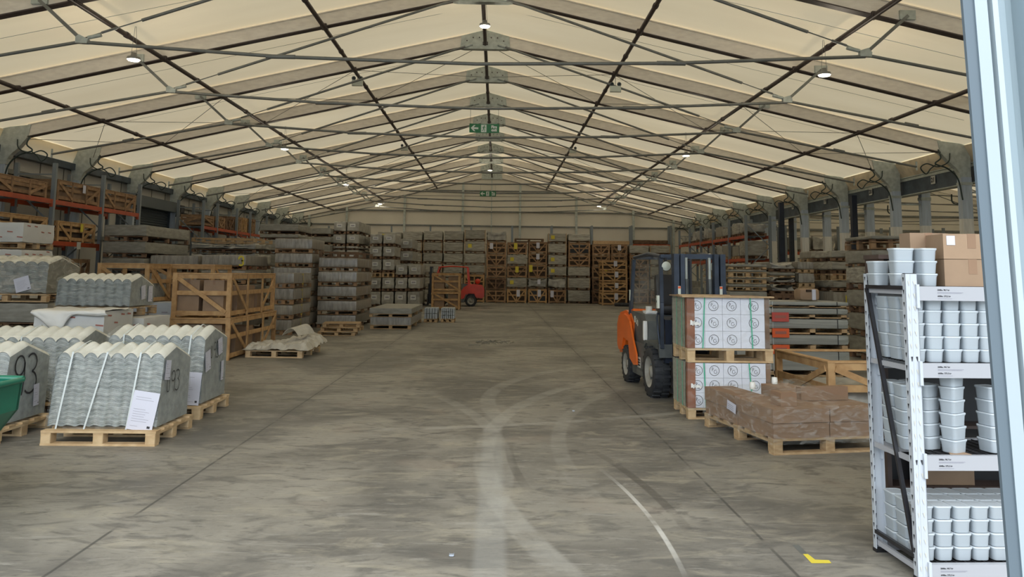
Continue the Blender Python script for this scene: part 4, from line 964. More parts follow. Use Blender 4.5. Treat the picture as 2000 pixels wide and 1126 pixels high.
# ------------------------------------------------------------- racking on the left wall
def rack(label, X0, X1, ys, levels, ztop, depth_axis='x', name='pallet_rack'):
    """uprights at each y, beams along y at both faces"""
    t = thing(name, label, 'pallet rack', (0,0,0))
    for y in ys:
        for x in (X0, X1): b = MB(); b.box(x-.05, x+.05, y-.045, y+.045, 0, ztop, M['rackgrey']); b.box(x-.08, x+.08, y-.07, y+.07, 0, .012, M['rackgrey']); b.build('upright', t)
        z = .2; k = 0
        while z+.9 < ztop:
            b = MB(); a = (X0, y, z) if k % 2 == 0 else (X1, y, z); c = (X1, y, z+.9) if k % 2 == 0 else (X0, y, z+.9); b.bar(a, c, .035, .025, M['rackgrey'], (0,1,0)); b.build('frame_brace', t); z += .9; k += 1
        for z in (.2, ztop-.3): b = MB(); b.bar((X0, y, z), (X1, y, z), .035, .025, M['rackgrey'], (0,1,0)); b.build('frame_brace', t)
    for lv in levels:
        z = lv[0]; spans = lv[1] if len(lv) > 1 else range(len(ys)-1)
        for i in spans:
            for x in (X0, X1): b = MB(); b.box(x-.03, x+.03, ys[i]+.045, ys[i+1]-.045, z-.12, z, M['orange']); b.box(x-.035, x+.035, ys[i]+.04, ys[i]+.10, z-.2, z-.001, M['orange']); b.box(x-.035, x+.035, ys[i+1]-.10, ys[i+1]-.04, z-.2, z-.001, M['orange']); b.build('beam', t)
            for f in (.25, .75):
                y = ys[i]+(ys[i+1]-ys[i])*f; b = MB(); b.box(X0+.03, X1-.03, y-.03, y+.03, z-.05, z-.002, M['rackgrey']); b.build('cross_bar', t)
    return t
RX1, RX0 = -11.75, -12.75
ry = [AX(-145, 360, RX1).y, AX(-20, 370, RX1).y, AX(104, 380, RX1).y, AX(199, 400, RX1).y, AX(271, 410, RX1).y]
zT = AX(272, 417, RX1).z; zM = AX(203, 477, RX1).z
rack('orange and grey pallet rack along the left wall near the roller shutter', RX0, RX1, ry, [(zT,), (zM, (0, 1, 2))], AX(107, 318, RX1).z)
b = MB(); p = AX(151, 478, RX1); b.box(RX1+.035, RX1+.045, p.y-.1, p.y+.1, p.z-.12, p.z+.08, M['plate']); tag(b.build('number_sign'), 'small white number plate on the middle orange rack beam', 'sign')
UPR = list(ry)
def rack_crate(label, pxl, pxr, X1, z, pyt, style='A', m='crate', depth=.90, fm='card', tagm=None):
    y0 = AX(pxl, 400, X1).y; y1 = AX(pxr, 400, X1).y
    for u in UPR:
        if y0 < u < y1 or abs(y0-u) < .09 or abs(y1-u) < .09:
            if u-y0 < y1-u: y0 = u+.09
            else: y1 = u-.09
    L_ = y1-y0; h = AX((pxl+pxr)/2, pyt, X1).z-z
    P = crate_parts(L_, depth, h, style, m, 1)
    t = stand('slatted_crate', label, 'crate', P, (X1-.03, (y0+y1)/2, z+.004), PI/2)
    me = soft(-L_/2+.08, L_/2-.08, .08, depth-.08, .06, h*.8, M[fm], .10, int(pxl) % 5, 8, 5, 4, .02).mesh('packed_goods'); put('packed_goods', me, t)
    if tagm: b = MB(); b.box(.12, .26, -.03, -.02, h*.55, h*.95, M[tagm]); b.build('paper_label', t)
    return t
rack_crate('long crate on the top rack beam, first in at the left edge', -16, 92, RX1, zT, 345)
rack_crate('long crate on the top rack beam, middle one of three', 112, 198, RX1, zT, 358, tagm='paper')
rack_crate('long crate on the top rack beam, the one nearest the roller shutter', 203, 267, RX1, zT, 375)
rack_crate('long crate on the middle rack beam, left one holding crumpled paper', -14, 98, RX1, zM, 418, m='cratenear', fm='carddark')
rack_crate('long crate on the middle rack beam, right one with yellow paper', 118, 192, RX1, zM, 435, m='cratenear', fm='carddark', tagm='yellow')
for (a, c, d, nm) in ((-10, 60, 505, 'left'), (112, 146, 506, 'middle'), (149, 186, 506, 'right')):
    rack_crate('small dark crate on a floor crate under the rack, %s one' % nm, a, c, RX1, 1.0, d, 'V', 'pinedark' if nm == 'left' else 'crate')
rr_ = rack_crate
for (a, c, nm) in ((-10, 60, 'left'), (112, 146, 'middle'), (149, 186, 'right')):
    y0 = AX(a, 400, RX1).y; y1 = AX(c, 400, RX1).y
    P = crate_parts(y1-y0-.1, .9, .99, 'V', 'crate', 1); t = stand('slatted_crate', 'slatted crate on the floor under the rack, %s one' % nm, 'crate', P, (RX1+.04, (y0+y1)/2, .002), PI/2)
ry_far = 0
# second rack farther along the left wall
ry2 = [AX(397, 420, RX1).y, AX(424, 430, RX1).y, AX(462, 440, RX1).y, AX(488, 445, RX1).y, AX(506, 450, RX1).y]
zT2 = AX(462, 451, RX1).z
UPR = ry2[:4]+[ry2[3]+2.7]
rack('orange and grey pallet rack beyond the roller shutter on the left wall', RX0, RX1, ry2[:4]+[ry2[3]+2.7], [(zT2,), (1.9,)], AX(424, 397, RX1).z)
for (a, c, top, st, m, nm) in ((399, 421, 421, 'D', 'crate', 'first'), (426, 443, 424, 'V', 'crate', 'second'), (446, 460, 424, 'V', 'pinedark', 'third'), (464, 475, 424, 'V', 'crate', 'fourth'), (477, 486, 426, 'V', 'cratenear', 'fifth'), (489, 502, 428, 'V', 'crate', 'sixth')):
    rack_crate('slatted crate on the far left rack, %s counted from its near end' % nm, a, c, RX1, zT2, top, st, m)

# ------------------------------------------------------------- slab towers, left middle distance
G = random.Random(3)
tower('beside the left racking, the widest', 200, 285, 470, 22.9, 3.2, [('slab', .55, {'seed': 1}), ('slab', .55, {'seed': 2}), ('slab', .5, {'seed': 3}), ('slab', 502, {'seed': 4}), ('slab', 470, {'seed': 1, 'ph': .12}), ('slab', 437, {'seed': 2, 'ph': .14})])
tower('just right of the wide slab tower', 292, 388, 500, 23.2, 1.6, [('film', .55, {'seed': 1}), ('film', .55, {'seed': 2}), ('film', .55, {'seed': 3}), ('film', 497, {'seed': 4})])
tower('with glinting film, above the long crates', 392, 480, 510, 23.0, 2.2, [('film', .45, {'seed': 2}), ('film', .45, {'seed': 3}), ('film', .45, {'seed': 1}), ('film', .4, {'seed': 2}), ('film', 496, {'seed': 4, 'y': 1, 'yx': .5, 'yk': 1})])
tower('behind the glinting film tower', 372, 500, 480, 27.2, 2.0, [('slab', .6), ('slab', .6), ('slab', .6), ('junk', 492, {'seed': 1}), ('junk', 472, {'seed': 2}), ('pallet', 464), ])
tower('left of the gable, before the second rack', 505, 582, 470, 31.0, 2.4, [('slab', .6), ('slab', .6), ('slab', .6), ('slab', .6), ('slab', .55), ('slab', 456), ('slab', 436)])
tower('against the left end of the far gable', 585, 646, 470, 38.0, 3.0, [('slab', .6), ('slab', .6), ('slab', .6), ('slab', .6), ('slab', .6), ('slab', 461), ('slab', 444)])
# column right of the long crates
x0 = px(540, 600, 22.1)
tower('beside the aisle behind the long crates, yellow marked', 531, 572, 600, 22.1, 2.1, [('film', 623, {'seed': 1, 'sy': 3}), ('film', 594, {'seed': 2, 'sy': 3}), ('film', 562, {'seed': 3, 'sy': 3}), ('film', 531, {'seed': 4, 'sy': 3})])
tower('set back behind the yellow marked slab tower', 535, 610, 500, 24.6, 1.8, [('film', .5, {'seed': 1}), ('film', .5, {'seed': 2}), ('film', .5, {'seed': 3}), ('film', 521, {'seed': 4}), ('film', 493, {'seed': 2}), ('film', 464, {'seed': 3})])
tower('of five layers alone by the aisle', 618, 696, 600, 24.9, 3.0, [('film', 614, {'seed': 3}), ('film', 586, {'seed': 1}), ('film', 558, {'seed': 2, 'sy': 1}), ('film', 529, {'seed': 4, 'sy': 1}), ('film', 502, {'seed': 1, 'sy': 1}), ('pallet', 491, {'m': 'pinedark'})])
# yellow marks on the aisle side of these towers
def side_mark(px_, py_, X, s=.14):
    p = AX(px_, py_, X); return p
# low flat stacks
def flatstack(label, x0, x1, y0, y1, z0, h, m, ph=.12):
    t = thing('flat_sheet_stack', label, 'sheet stack', ((x0+x1)/2, y0, z0))
    pallet_mb(x1-x0, y1-y0, ph, M['pine']).build('pallet', t)
    soft(-(x1-x0)/2, (x1-x0)/2, 0, y1-y0, ph, h, M[m], .006, 2, 8, 8, 3, .01).build('flat_sheets', t); return t
flatstack('low stack of shiny edged flat sheets on the aisle floor, lower one', -3.87, -2.62, 24.8, 28.3, 0, .36, 'film')
flatstack('low stack of dull flat sheets on the aisle floor, upper one', -3.90, -2.60, 24.75, 28.4, .365, .27, 'slab', .1)
for i, (a, c) in enumerate(((826, 856), (859, 889))):
    A_ = FL(a, 629); B_ = FL(c, 629); t = thing('paving_block_pallet', ('pallet of pale paving blocks on the aisle floor, left one', 'pallet of small blue grey blocks on the aisle floor, right one')[i], 'block pallet', ((A_.x+B_.x)/2, A_.y, 0))
    w = B_.x-A_.x-.06; pallet_mb(w, .95, .12, M['pine']).build('pallet', t)
    b = MB(); nx_, nz_ = (5, 2) if i == 0 else (7, 3)
    for ix in range(nx_):
        for iz in range(nz_):
            for iy in range(3):
                x = -w/2+w*ix/nx_; z = .12+.38*iz/nz_; b.box(x+.01, x+w/nx_-.01, .02+iy*.3+r.uniform(0, .02), .02+iy*.3+.28, z+.005, z+.38/nz_-.008, M['blockpale'])
    b.build('paving_blocks', t)
# small broken pallets
A_ = FL(622, 655); 
for i in range(3):
    o = put('broken_pallet', cached('bp%d' % i, lambda: pallet_mb(1.0, .85, .11, M['pine'], nb=4).mesh('broken_pallet')), None, (A_.x+.48+.06*i, A_.y+.02*i, .001+i*.112), (.08, -.05, .12)[i])
    tag(o, 'weathered pallet lying by the five layer slab tower, %s of three' % ('lowest', 'middle', 'top')[i], 'pallet')
# wrapped bundles right of it (two by two, long ones)
rows = [
 ('tall back stack left of the aisle, left column', 650, 675, 470, 38.6, 3.0, [('cross', .62)]*4+[('cross', .62), ('cross', 458), ('cross', 431)]),
 ('tall back stack left of the aisle, right column', 676.5, 701, 470, 38.6, 3.0, [('cross', .62)]*4+[('cross', .62), ('cross', 458), ('cross', 431)]),
]
def W(desc, a, c, py, Y, dy, items, **k): return tower(desc, a, c, py, Y, dy, items, **k)
W('behind the five layer tower, left column', 650, 675, 470, 38.6, 3.6, [('cross', .75), ('cross', .7), ('cross', .7), ('cross', .65), ('cross', 480), ('cross', 456), ('cross', 431)])
W('behind the five layer tower, right column', 676, 701, 470, 38.6, 3.6, [('cross', .75), ('cross', .7), ('cross', .7), ('cross', .65), ('cross', 480), ('cross', 456), ('cross', 431)])
W('left of the red truck, first column', 719, 744, 560, 39.9, 2.4, [('cross', 568), ('cross', 541), ('pallet', 532, {'m': 'pine'}), ('cross', 505), ('cross', 480), ('cross', 456)])
W('left of the red truck, second column', 745, 770, 560, 39.9, 2.4, [('cross', 568), ('cross', 541), ('pallet', 532, {'m': 'pine'}), ('cross', 505), ('cross', 480), ('cross', 456)])
W('left of the red truck, third column', 771, 795, 560, 39.9, 2.4, [('cross', 568), ('cross', 541), ('cross', 516)])
W('left of the red truck, fourth column', 796, 821, 560, 39.9, 3.0, [('cross', 568), ('cross', 541), ('cross', 516)])
W('peeping over the bundles by the red truck', 781, 806, 490, 42.8, 3.0, [('cross', .72), ('cross', .7), ('cross', 513), ('cross', 489), ('cross', 465)])
# ------------------------------------------------------------- far row in front of the gable
FYR = 47.9
def far(desc, a, c, items, Y=FYR, dy=1.3): return tower(desc, a, c, 540, Y, dy, items)
T_ = lambda top, **k: ('tarp', top, k)
Cc = lambda top, **k: ('crate', top, k)
far('on the far row, leftmost, above the pale bundles', 735, 782, [T_(.7), T_(.7), T_(.7), T_(514), T_(493), T_(472), T_(452, y=1)])
far('on the far row, second from its left end', 784, 823, [T_(.7), T_(.7), T_(.7), T_(514), T_(493), T_(472), T_(451)])
far('on the far row, third from its left end', 825, 863, [T_(.75), T_(.7), T_(535), T_(514), T_(493), T_(472), T_(450)])
far('on the far row above the red truck mast', 865, 904, [T_(.75), T_(.7), T_(537), T_(516), T_(494), T_(472), T_(450)])
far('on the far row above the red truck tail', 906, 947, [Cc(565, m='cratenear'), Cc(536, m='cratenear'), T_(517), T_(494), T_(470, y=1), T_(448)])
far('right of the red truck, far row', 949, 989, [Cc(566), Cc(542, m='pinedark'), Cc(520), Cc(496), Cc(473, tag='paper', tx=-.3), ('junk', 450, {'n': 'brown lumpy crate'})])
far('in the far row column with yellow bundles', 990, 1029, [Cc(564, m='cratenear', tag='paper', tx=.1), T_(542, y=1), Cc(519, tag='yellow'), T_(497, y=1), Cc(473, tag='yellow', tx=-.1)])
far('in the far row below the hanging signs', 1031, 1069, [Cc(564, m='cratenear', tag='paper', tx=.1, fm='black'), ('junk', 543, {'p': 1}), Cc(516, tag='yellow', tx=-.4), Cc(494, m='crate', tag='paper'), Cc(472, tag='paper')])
p_ = AT(1035, 466, FYR); o = put('empty_pallet', pallet_mb(1.75, 1.2, .18, M['pinedark']).mesh('empty_pallet'), None, (AT(1034, 470, FYR).x, FYR+.05, AT(1034, 472.5, FYR).z+.03)); tag(o, 'flat pallet lying across the top of the far row, left one', 'pallet')
far('in the far row, sixth from its right end', 1070, 1106, [Cc(566, m='crate', tag='paper', tx=-.3), ('junk', 541, {}), T_(520, y=1), T_(497, y=1), T_(475), T_(455, y=1)])
far('in the far row, fifth from its right end', 1109, 1153, [T_(566), T_(542), T_(521), Cc(498), Cc(474, fm='black'), T_(456)])
far('on the far row behind the light crates', 1156, 1192, [Cc(568, m='pinedark'), Cc(544, m='pinedark'), Cc(520, tag='yellow', tx=.3), Cc(498), Cc(477)])
far('in the far row beside the orange truck screen', 1193, 1226, [Cc(568), Cc(544), Cc(520), Cc(498), Cc(477, tag='paper')])
far('of the light crates before the far row', 1175, 1226, [Cc(571, m='cratenear', tag='paper', tx=.1), Cc(551, m='cratenear', tag='paper', tx=.1), Cc(529, m='cratenear', tag='paper', tx=.1), Cc(508, m='cratenear', tag='paper', tx=.05)], Y=45.6, dy=1.5)
o = put('timber_beam', (lambda b: (b.box(-1.1, 1.1, 0, .5, 0, .2, M['pine']), b)[1])(MB()).mesh('timber_beam'), None, (AT(1195, 470, FYR).x, FYR+.2, AT(1195, 476.3, FYR).z)); tag(o, 'long pale timber beam on top of the far row, right end', 'timber beam')
far('on the far row behind the orange truck, first', 1229, 1268, [Cc(568), Cc(544), Cc(520), Cc(498), T_(478)])
far('on the far row behind the orange truck, second', 1270, 1310, [Cc(568), T_(544), T_(520), T_(498), T_(478)])
far('on the far row behind the orange truck, third', 1312, 1350, [T_(568), T_(544), T_(520), T_(498)], Y=46.5)
# far gable rack: orange beam and posts peeping above
t = thing('pallet_rack', 'orange beamed pallet rack against the far gable right of centre', 'pallet rack', (0,0,0))
gy = 50.6; zz = AT(1245, 477, gy).z
for px_ in (1000, 1077, 1155, 1232, 1308):
    x = AT(px_, 480, gy).x
    for yy in (gy-.35, gy+.3): b = MB(); b.box(x-.06, x+.06, yy-.05, yy+.05, 0, AT(px_, 441, gy).z, M['rackgrey']); b.build('upright', t)
for i, (a, c) in enumerate(((1232, 1308),)):
    for yy in (gy-.35, gy+.3): b = MB(); b.box(AT(a, 480, gy).x+.06, AT(c, 480, gy).x-.06, yy-.03, yy+.03, zz-.12, zz, M['orange']); b.build('beam', t)
for i, px_ in enumerate((641, 764, 840, 920)):
    x = AT(px_, 480, gy).x; b = MB(); b.box(x-.05, x+.05, gy-.05, gy+.05, 0, AT(px_, 441, gy).z, M['rackgrey']); tag(b.build('rack_post'), 'thin grey rack post against the far gable, %s from the left' % ORD[i], 'rack post')
o = soft(-1.1, 1.1, 0, .6, 0, .28, M['pinedark'], .08, 3, 8, 4, 3, .03).build('plank_bundle', None, (AT(1270, 470, gy).x, gy-.3, zz+.003)); tag(o, 'dark plank bundle on the orange rack beam at the far gable', 'planks')
# tyre on the floor
tp = FL(1207, 594); b = MB(); b.lathe([(.28,0),(.42,.0),(.46,.08),(.42,.18),(.28,.18),(.26,.09),(.28,0)], (0,0,0), (0,0,1), M['rubber'], 24); tag(b.build('tyre', None, (tp.x-.15, 44.6, .0)), 'black tyre lying flat before the light crates', 'tyre')
# two slatted crates before the red truck
cA = FL(843, 603); cB = FL(899, 603)
wq = cB.x-cA.x; xq = (cA.x+cB.x)/2; yq = cA.y-.3
hq = AT(870, 569, yq).z; hq2 = AT(870, 533, yq).z-hq-.005
for i, (z, h) in enumerate(((.002, hq), (hq+.006, hq2))):
    t = stand('slatted_crate', 'slatted crate standing before the red forklift, %s one' % ('lower', 'upper')[i], 'crate', crate_parts(wq, 1.1, h, 'D', 'cratenear', 5+i), (xq, yq, z))
    for k, (a, c) in enumerate(((-.42, -.06), (.08, .45))):
        carton('brown box inside the %s crate before the red forklift, %s' % (('lower', 'upper')[i], ('left', 'right')[k]), xq+a*wq, xq+c*wq, yq+.12, yq+.9, z+.06, z+h*.84, tape=False)

# ------------------------------------------------------------- right side racks and goods
RRX0, RRX1 = 9.75, 10.7
b0 = AX(1456, 460, RRX0); zr_ = AX(1456, 459, RRX0).z; zr2_ = AX(1456, 504, RRX0).z
yr = [AX(1457, 460, RRX0).y, AX(1424, 460, RRX0).y, AX(1393, 460, RRX0).y, AX(1369, 460, RRX0).y, AX(1347, 460, RRX0).y, AX(1327, 460, RRX0).y]
rack('orange and grey pallet rack in front of the right columns, far back', RRX0, RRX1, yr, [(zr_,), (zr2_,)], AX(1457, 420, RRX0).z)
rg = random.Random(11)
kinds = ['junk', 'tarp', 'side', 'junk', 'junk']
for i in range(5):
    y0, y1 = yr[i]+.15, yr[i+1]-.15; L_ = (y1-y0)/2
    for lv, zz_ in ((0, zr_), (1, zr2_), (2, 0)):
        for j in range(2):
            h = (rg.uniform(.35, .75) if lv < 2 else rg.uniform(.8, 1.6)); P = bundle(kinds[(i+j+lv) % 5], .86, L_-.12, h, 1+(i+j) % 3, .1)
            nm = ('top level', 'middle level', 'floor')[lv]
            t = stand('covered_goods', 'dark covered goods on the %s of the far right rack, bay %s, %s half' % (nm, ORD[i], ('near', 'far')[j]), 'covered goods', P, ((RRX0+RRX1)/2, y0+L_*j+.05, zz_+.003), 0)
# racks in the neighbouring hall, seen between the columns
t = thing('pallet_rack', 'orange beamed rack in the neighbouring hall behind the columns', 'pallet rack', (0,0,0))
ny = 40.0
xs_ = [14.6, 17.3, 20.0, 22.7]
for x in xs_:
    for yy in (ny, ny+1.0): b = MB(); b.box(x-.06, x+.06, yy-.05, yy+.05, 0, 4.3, M['rackgrey']); b.build('upright', t)
for z in (1.9, 3.0):
    for i in range(3):
        for yy in (ny, ny+1.0): b = MB(); b.box(xs_[i]+.06, xs_[i+1]-.06, yy-.03, yy+.03, z-.13, z, M['orange']); b.build('beam', t)
for i in range(3):
    for lv, z in ((0, 0), (1, 1.9), (2, 3.0)):
        for j in range(2):
            h = rg.uniform(.5, 1.0) if lv else 1.5
            P = bundle(('junk', 'tarp', 'slab')[(i+j+lv) % 3], 1.15, .95, h, 1+(i+lv) % 3, .1)
            stand('covered_goods', 'covered goods on the neighbouring hall rack, %s level, bay %s, %s side' % (('floor', 'middle', 'top')[lv], ORD[i], ('left', 'right')[j]), 'covered goods', P, (xs_[i]+.72+1.25*j, ny+.03, z+.003))
for i, (px_, Y) in enumerate(((1526, 30.5), (1668, 27.5), (1545, 36.0))):
    p = AT(px_, 430, Y); b = MB(); b.box(-.09, .09, -.09, .09, 0, 4.6, M['navy']); struct(tag(b.build('annex_column', None, (p.x, Y, 0)), 'navy steel post between the column rows, %s' % ('left', 'right', 'farthest')[i], 'post'))
# stacks on the floor right of the orange truck
R1 = 19.2
tower('of thin boards behind the white tile boxes', 1424, 1500, 560, R1, 1.3, [('boards', .42, {'ph': .1}), ('boards', .4, {'ph': .1}), ('boards', 567, {'ph': .1}), ('boards', 553, {'ph': .08}), ('boards', 541, {'ph': .10}), ('boards', 525, {'ph': .12}), ('boards', 514, {'ph': .05})])
tower('set back behind the thin boards', 1398, 1425, 560, 20.6, 1.3, [('boards', .5), ('boards', .5), ('boards', 553), ('boards', 541), ('boards', 528), ('boards', 513)])
tower('of planks right of the thin boards', 1504, 1556, 560, 20.2, 1.3, [('slab', .45), ('slab', .4), ('crate', 573, {'m': 'pinedark'}), ('junk', 555, {'n': 'black covered goods'}), ('junk', 541), ('boards', 530), ('junk', 510)])
tower('of pale bundles behind the cardboard roll', 1558, 1592, 540, 20.4, 1.5, [('side', .5), ('side', .45), ('side', 578), ('pallet', 560), ('side', 532), ('side', 509)])
tower('of long bundles left of the white shelving', 1595, 1622, 540, 21.6, 1.2, [('side', .5), ('side', .5), ('side', 571), ('side', 547, {'w': .9}), ('pallet', 533), ('side', 510), ('side', 488)])
tower('of creased bundles left of the white shelving', 1626, 1661, 540, 19.9, 1.4, [('tarp', .45), ('side', .42), ('side', 568, {'y': 1, 'yx': .2}), ('tarp', 547), ('pallet', 534), ('tarp', 509), ('tarp', 487)])
tower('of creased bundles behind the white shelving posts', 1667, 1703, 540, 19.9, 1.4, [('tarp', .45), ('tarp', .42), ('tarp', 568), ('tarp', 547), ('pallet', 534), ('tarp', 509), ('tarp', 487)])
tower('behind the brown cabinet', 1704, 1782, 540, 16.6, 1.3, [('slab', .5), ('slab', .5), ('slab', .5), ('tarp', .5), ('slab', 486, {'n': 'timber pack', 'ph': .05}), ('pallet', 471, {'m': 'crate'}), ('slab', 458, {'ph': .04})])
# long pale profile bundles with orange tags
LY = 14.2
def longb(i, top, pxl=1440, pxr=1652):
    pass
z = .10; lefts = 1420
a = AT(1400, 600, LY); c = AT(1658, 600, LY); w = c.x-a.x
tops = [716, 690, 654, 622, 600]
names = ['lowest', 'second up', 'third up', 'fourth up', 'topmost']
zprev = 0
zt = [AT(1560, y_, LY).z for y_ in (684, 652, 621, 600, 588)]
zbm = [0, AT(1560, 680, LY).z, AT(1560, 645, LY).z, AT(1560, 619, LY).z, AT(1560, 600, LY).z]
zprev = 0
for i in range(5):
    h = zt[i]-zprev-.004; t = thing('profile_bundle', 'long pale profile bundle in the orange tagged stack, %s' % names[i], 'profile bundle', ((a.x+c.x)/2, LY, zprev), 0, 'long profile bundles')
    ph = min(.09, h*.32)
    b = MB()
    for q_ in (-.44, -.1, .22, .46): b.box(w*q_-.05, w*q_+.05, 0, 1.1, 0, ph, M['pine'])
    b.box(-w/2, w/2, -.0, .10, ph*.0, ph*.3, M['pine']); b.build('bearers', t)
    soft(-w/2, w/2, .0, 1.1, ph, h, M['profile'], .012, i+1, 26, 6, 4, .05 if i < 4 else .02, freq=3).build('wrapped_profiles', t)
    for q_ in (-.08, .41):
        b = MB(); b.box(w*q_-.006, w*q_+.006, -.006, 0, ph, h, M['black' if q_ > 0 else 'strapwhite']); b.box(w*q_-.006, w*q_+.006, 0, 1.1, h, h+.004, M['strapwhite']); b.build('strap', t)
    soft(w*.40, w/2+.015, -.015, 1.12, ph, h-.001, M['wrap'], .03, i+5, 6, 6, 4, .05).build('stretch_film', t)
    if 0 < i < 4:
        b = MB(); X_ = AT(1522, 600, LY).x-(a.x+c.x)/2; b.box(X_-.15, X_+.15, -.05, -.03, -.06, .10, M['orangetag' if i < 3 else 'redtag']); b.box(X_-.1, X_+.1, -.052, -.05, .0, .05, M['redink']); b.build('orange_tag', t)
    zprev = zt[i]
# cardboard roll on it
a1 = AT(1562, 575, LY+.2); a2 = AT(1603, 575, LY+.2)
t = thing('cardboard_roll', 'taped cardboard roll lying on the orange tagged profile stack', 'cardboard roll', ((a1.x+a2.x)/2, LY+.3, zt[4]+.002)); wr = (a2.x-a1.x)/2; hr = AT(1580, 563, LY+.2).z-zt[4]
soft(-wr, wr, -.1, .25, 0, hr, M['card'], .02, 2, 10, 5, 5, .07).build('roll_body', t)
b = MB(); b.box(wr*.15, wr*.5, -.118, -.10, hr*.08, hr*.92, M['redtag' if False else 'paper']); b.box(-wr*.4, wr*.1, -.116, -.1, hr*.72, hr*.9, M['carddark']); b.build('label_sheet', t)
# open crate right
p0 = AT(1612, 704, 9.75); 
t = stand('slatted_crate', 'low open wooden crate between the wrapped cartons and the profile bundles', 'crate', crate_parts(1.55, 1.55, p0.z, 'D', 'cratenear', 9), (p0.x+.78, 9.75, 0), math.radians(4))
me = soft(-.6, .6, .15, 1.4, .06, p0.z*.55, M['tarpcross'], .15, 3, 10, 8, 4, .05).mesh('packed_goods'); put('packed_goods', me, t)
# foil covered pallet, left of the aisle
f0 = FL(474, 698); f1 = FL(592, 697); f2 = FL(619, 683)
t = thing('sheeted_pallet', 'crumpled foil sheet spread over a pallet before the long crates', 'sheeted pallet', (f0.x+.03, f0.y+.05, 0), math.radians(-3))
near_pallet(t, f1.x-f0.x, 1.35)
def foil(a, c):
    w_ = f1.x-f0.x; x = -.05+(w_+.18)*a; y = -.06+1.5*c
    n1 = noise.noise(Vector((a*3.2, c*3.1, 4))); n2 = noise.noise(Vector((a*8, c*7, 9)))
    e = min(a, 1-a, c, 1-c)
    z = .185+.36*max(0, a-.25)*(.3+.7*c)*(1-max(0, a-.80)*3.2)+.10*abs(n1)+.07*abs(n2)+.05*abs(noise.noise(Vector((a*16, c*15, 3))))
    if e < .08: z -= (.08-e)*1.2
    return (x+.02*n2, y, max(.16, z))
b = MB(); b.grid(foil, 34, 26, M['foil'], False); o = b.build('crumpled_sheet', t); md = o.modifiers.new('s', 'SOLIDIFY'); md.thickness = .006
b = MB(); b.grid(lambda a, c: (.62+.34*a+.2*c, .35+.5*c, .42+.20*a*(1-a)*3+.1*c-.08*a*c), 6, 6, M['foil'], False); o = b.build('torn_flap', t); md = o.modifiers.new('s', 'SOLIDIFY'); md.thickness = .006
# small litter
p = FL(955, 670); rr_ = random.Random(8)
b = MB()
for i in range(26):
    a_ = rr_.uniform(0, PI); l = rr_.uniform(.15, .45); x, y = rr_.gauss(0, .28), rr_.gauss(0, .28)
    b.tube([(x, y, .01), (x+l*.5*math.cos(a_), y+l*.5*math.sin(a_), rr_.uniform(.02, .07)), (x+l*math.cos(a_+.3), y+l*math.sin(a_+.3), .01)], .008, M['slab'], 4)
o = b.build('strap_litter', None, p); tag(o, 'heap of cut strapping scraps on the open floor', 'litter', kind='stuff')
for i, (x, y, m) in enumerate(((1120, 803, 'paper'), (1124, 958, 'ink') if False else (882, 1085, 'paper'))):
    p = FL(x, y); o = soft(-.018, .018, -.02, .02, .001, .015, M['greybox'], .02, i, 4, 4, 3, .01).build('paper_scrap', None, p); tag(o, ('small white paper scrap on the floor before the orange forklift', 'small white paper scrap on the floor near the bottom edge')[i], 'litter')
b = MB()
y0 = FL(1582, 1090); P_ = [FL(x, y, .0015) for x, y in ((1568, 1081), (1578, 1081), (1592, 1092), (1619, 1093), (1624, 1099), (1585, 1099))]
b.add(P_, [(0,5,2,1) , (5,4,3,2)], M['yellow']); o = b.build('floor_marking'); tag(o, 'worn yellow corner mark taped on the floor near the white shelving', 'floor marking')
b = MB(); P_ = [FL(x, y, .0012) for x, y in ((1547, 1063), (1560, 1063), (1577, 1080), (1564, 1080))]; b.add(P_, [(0,3,2,1)], M['chassis']); tag(b.build('floor_marking'), 'dark worn tape strip on the floor beside the yellow corner mark', 'floor marking')
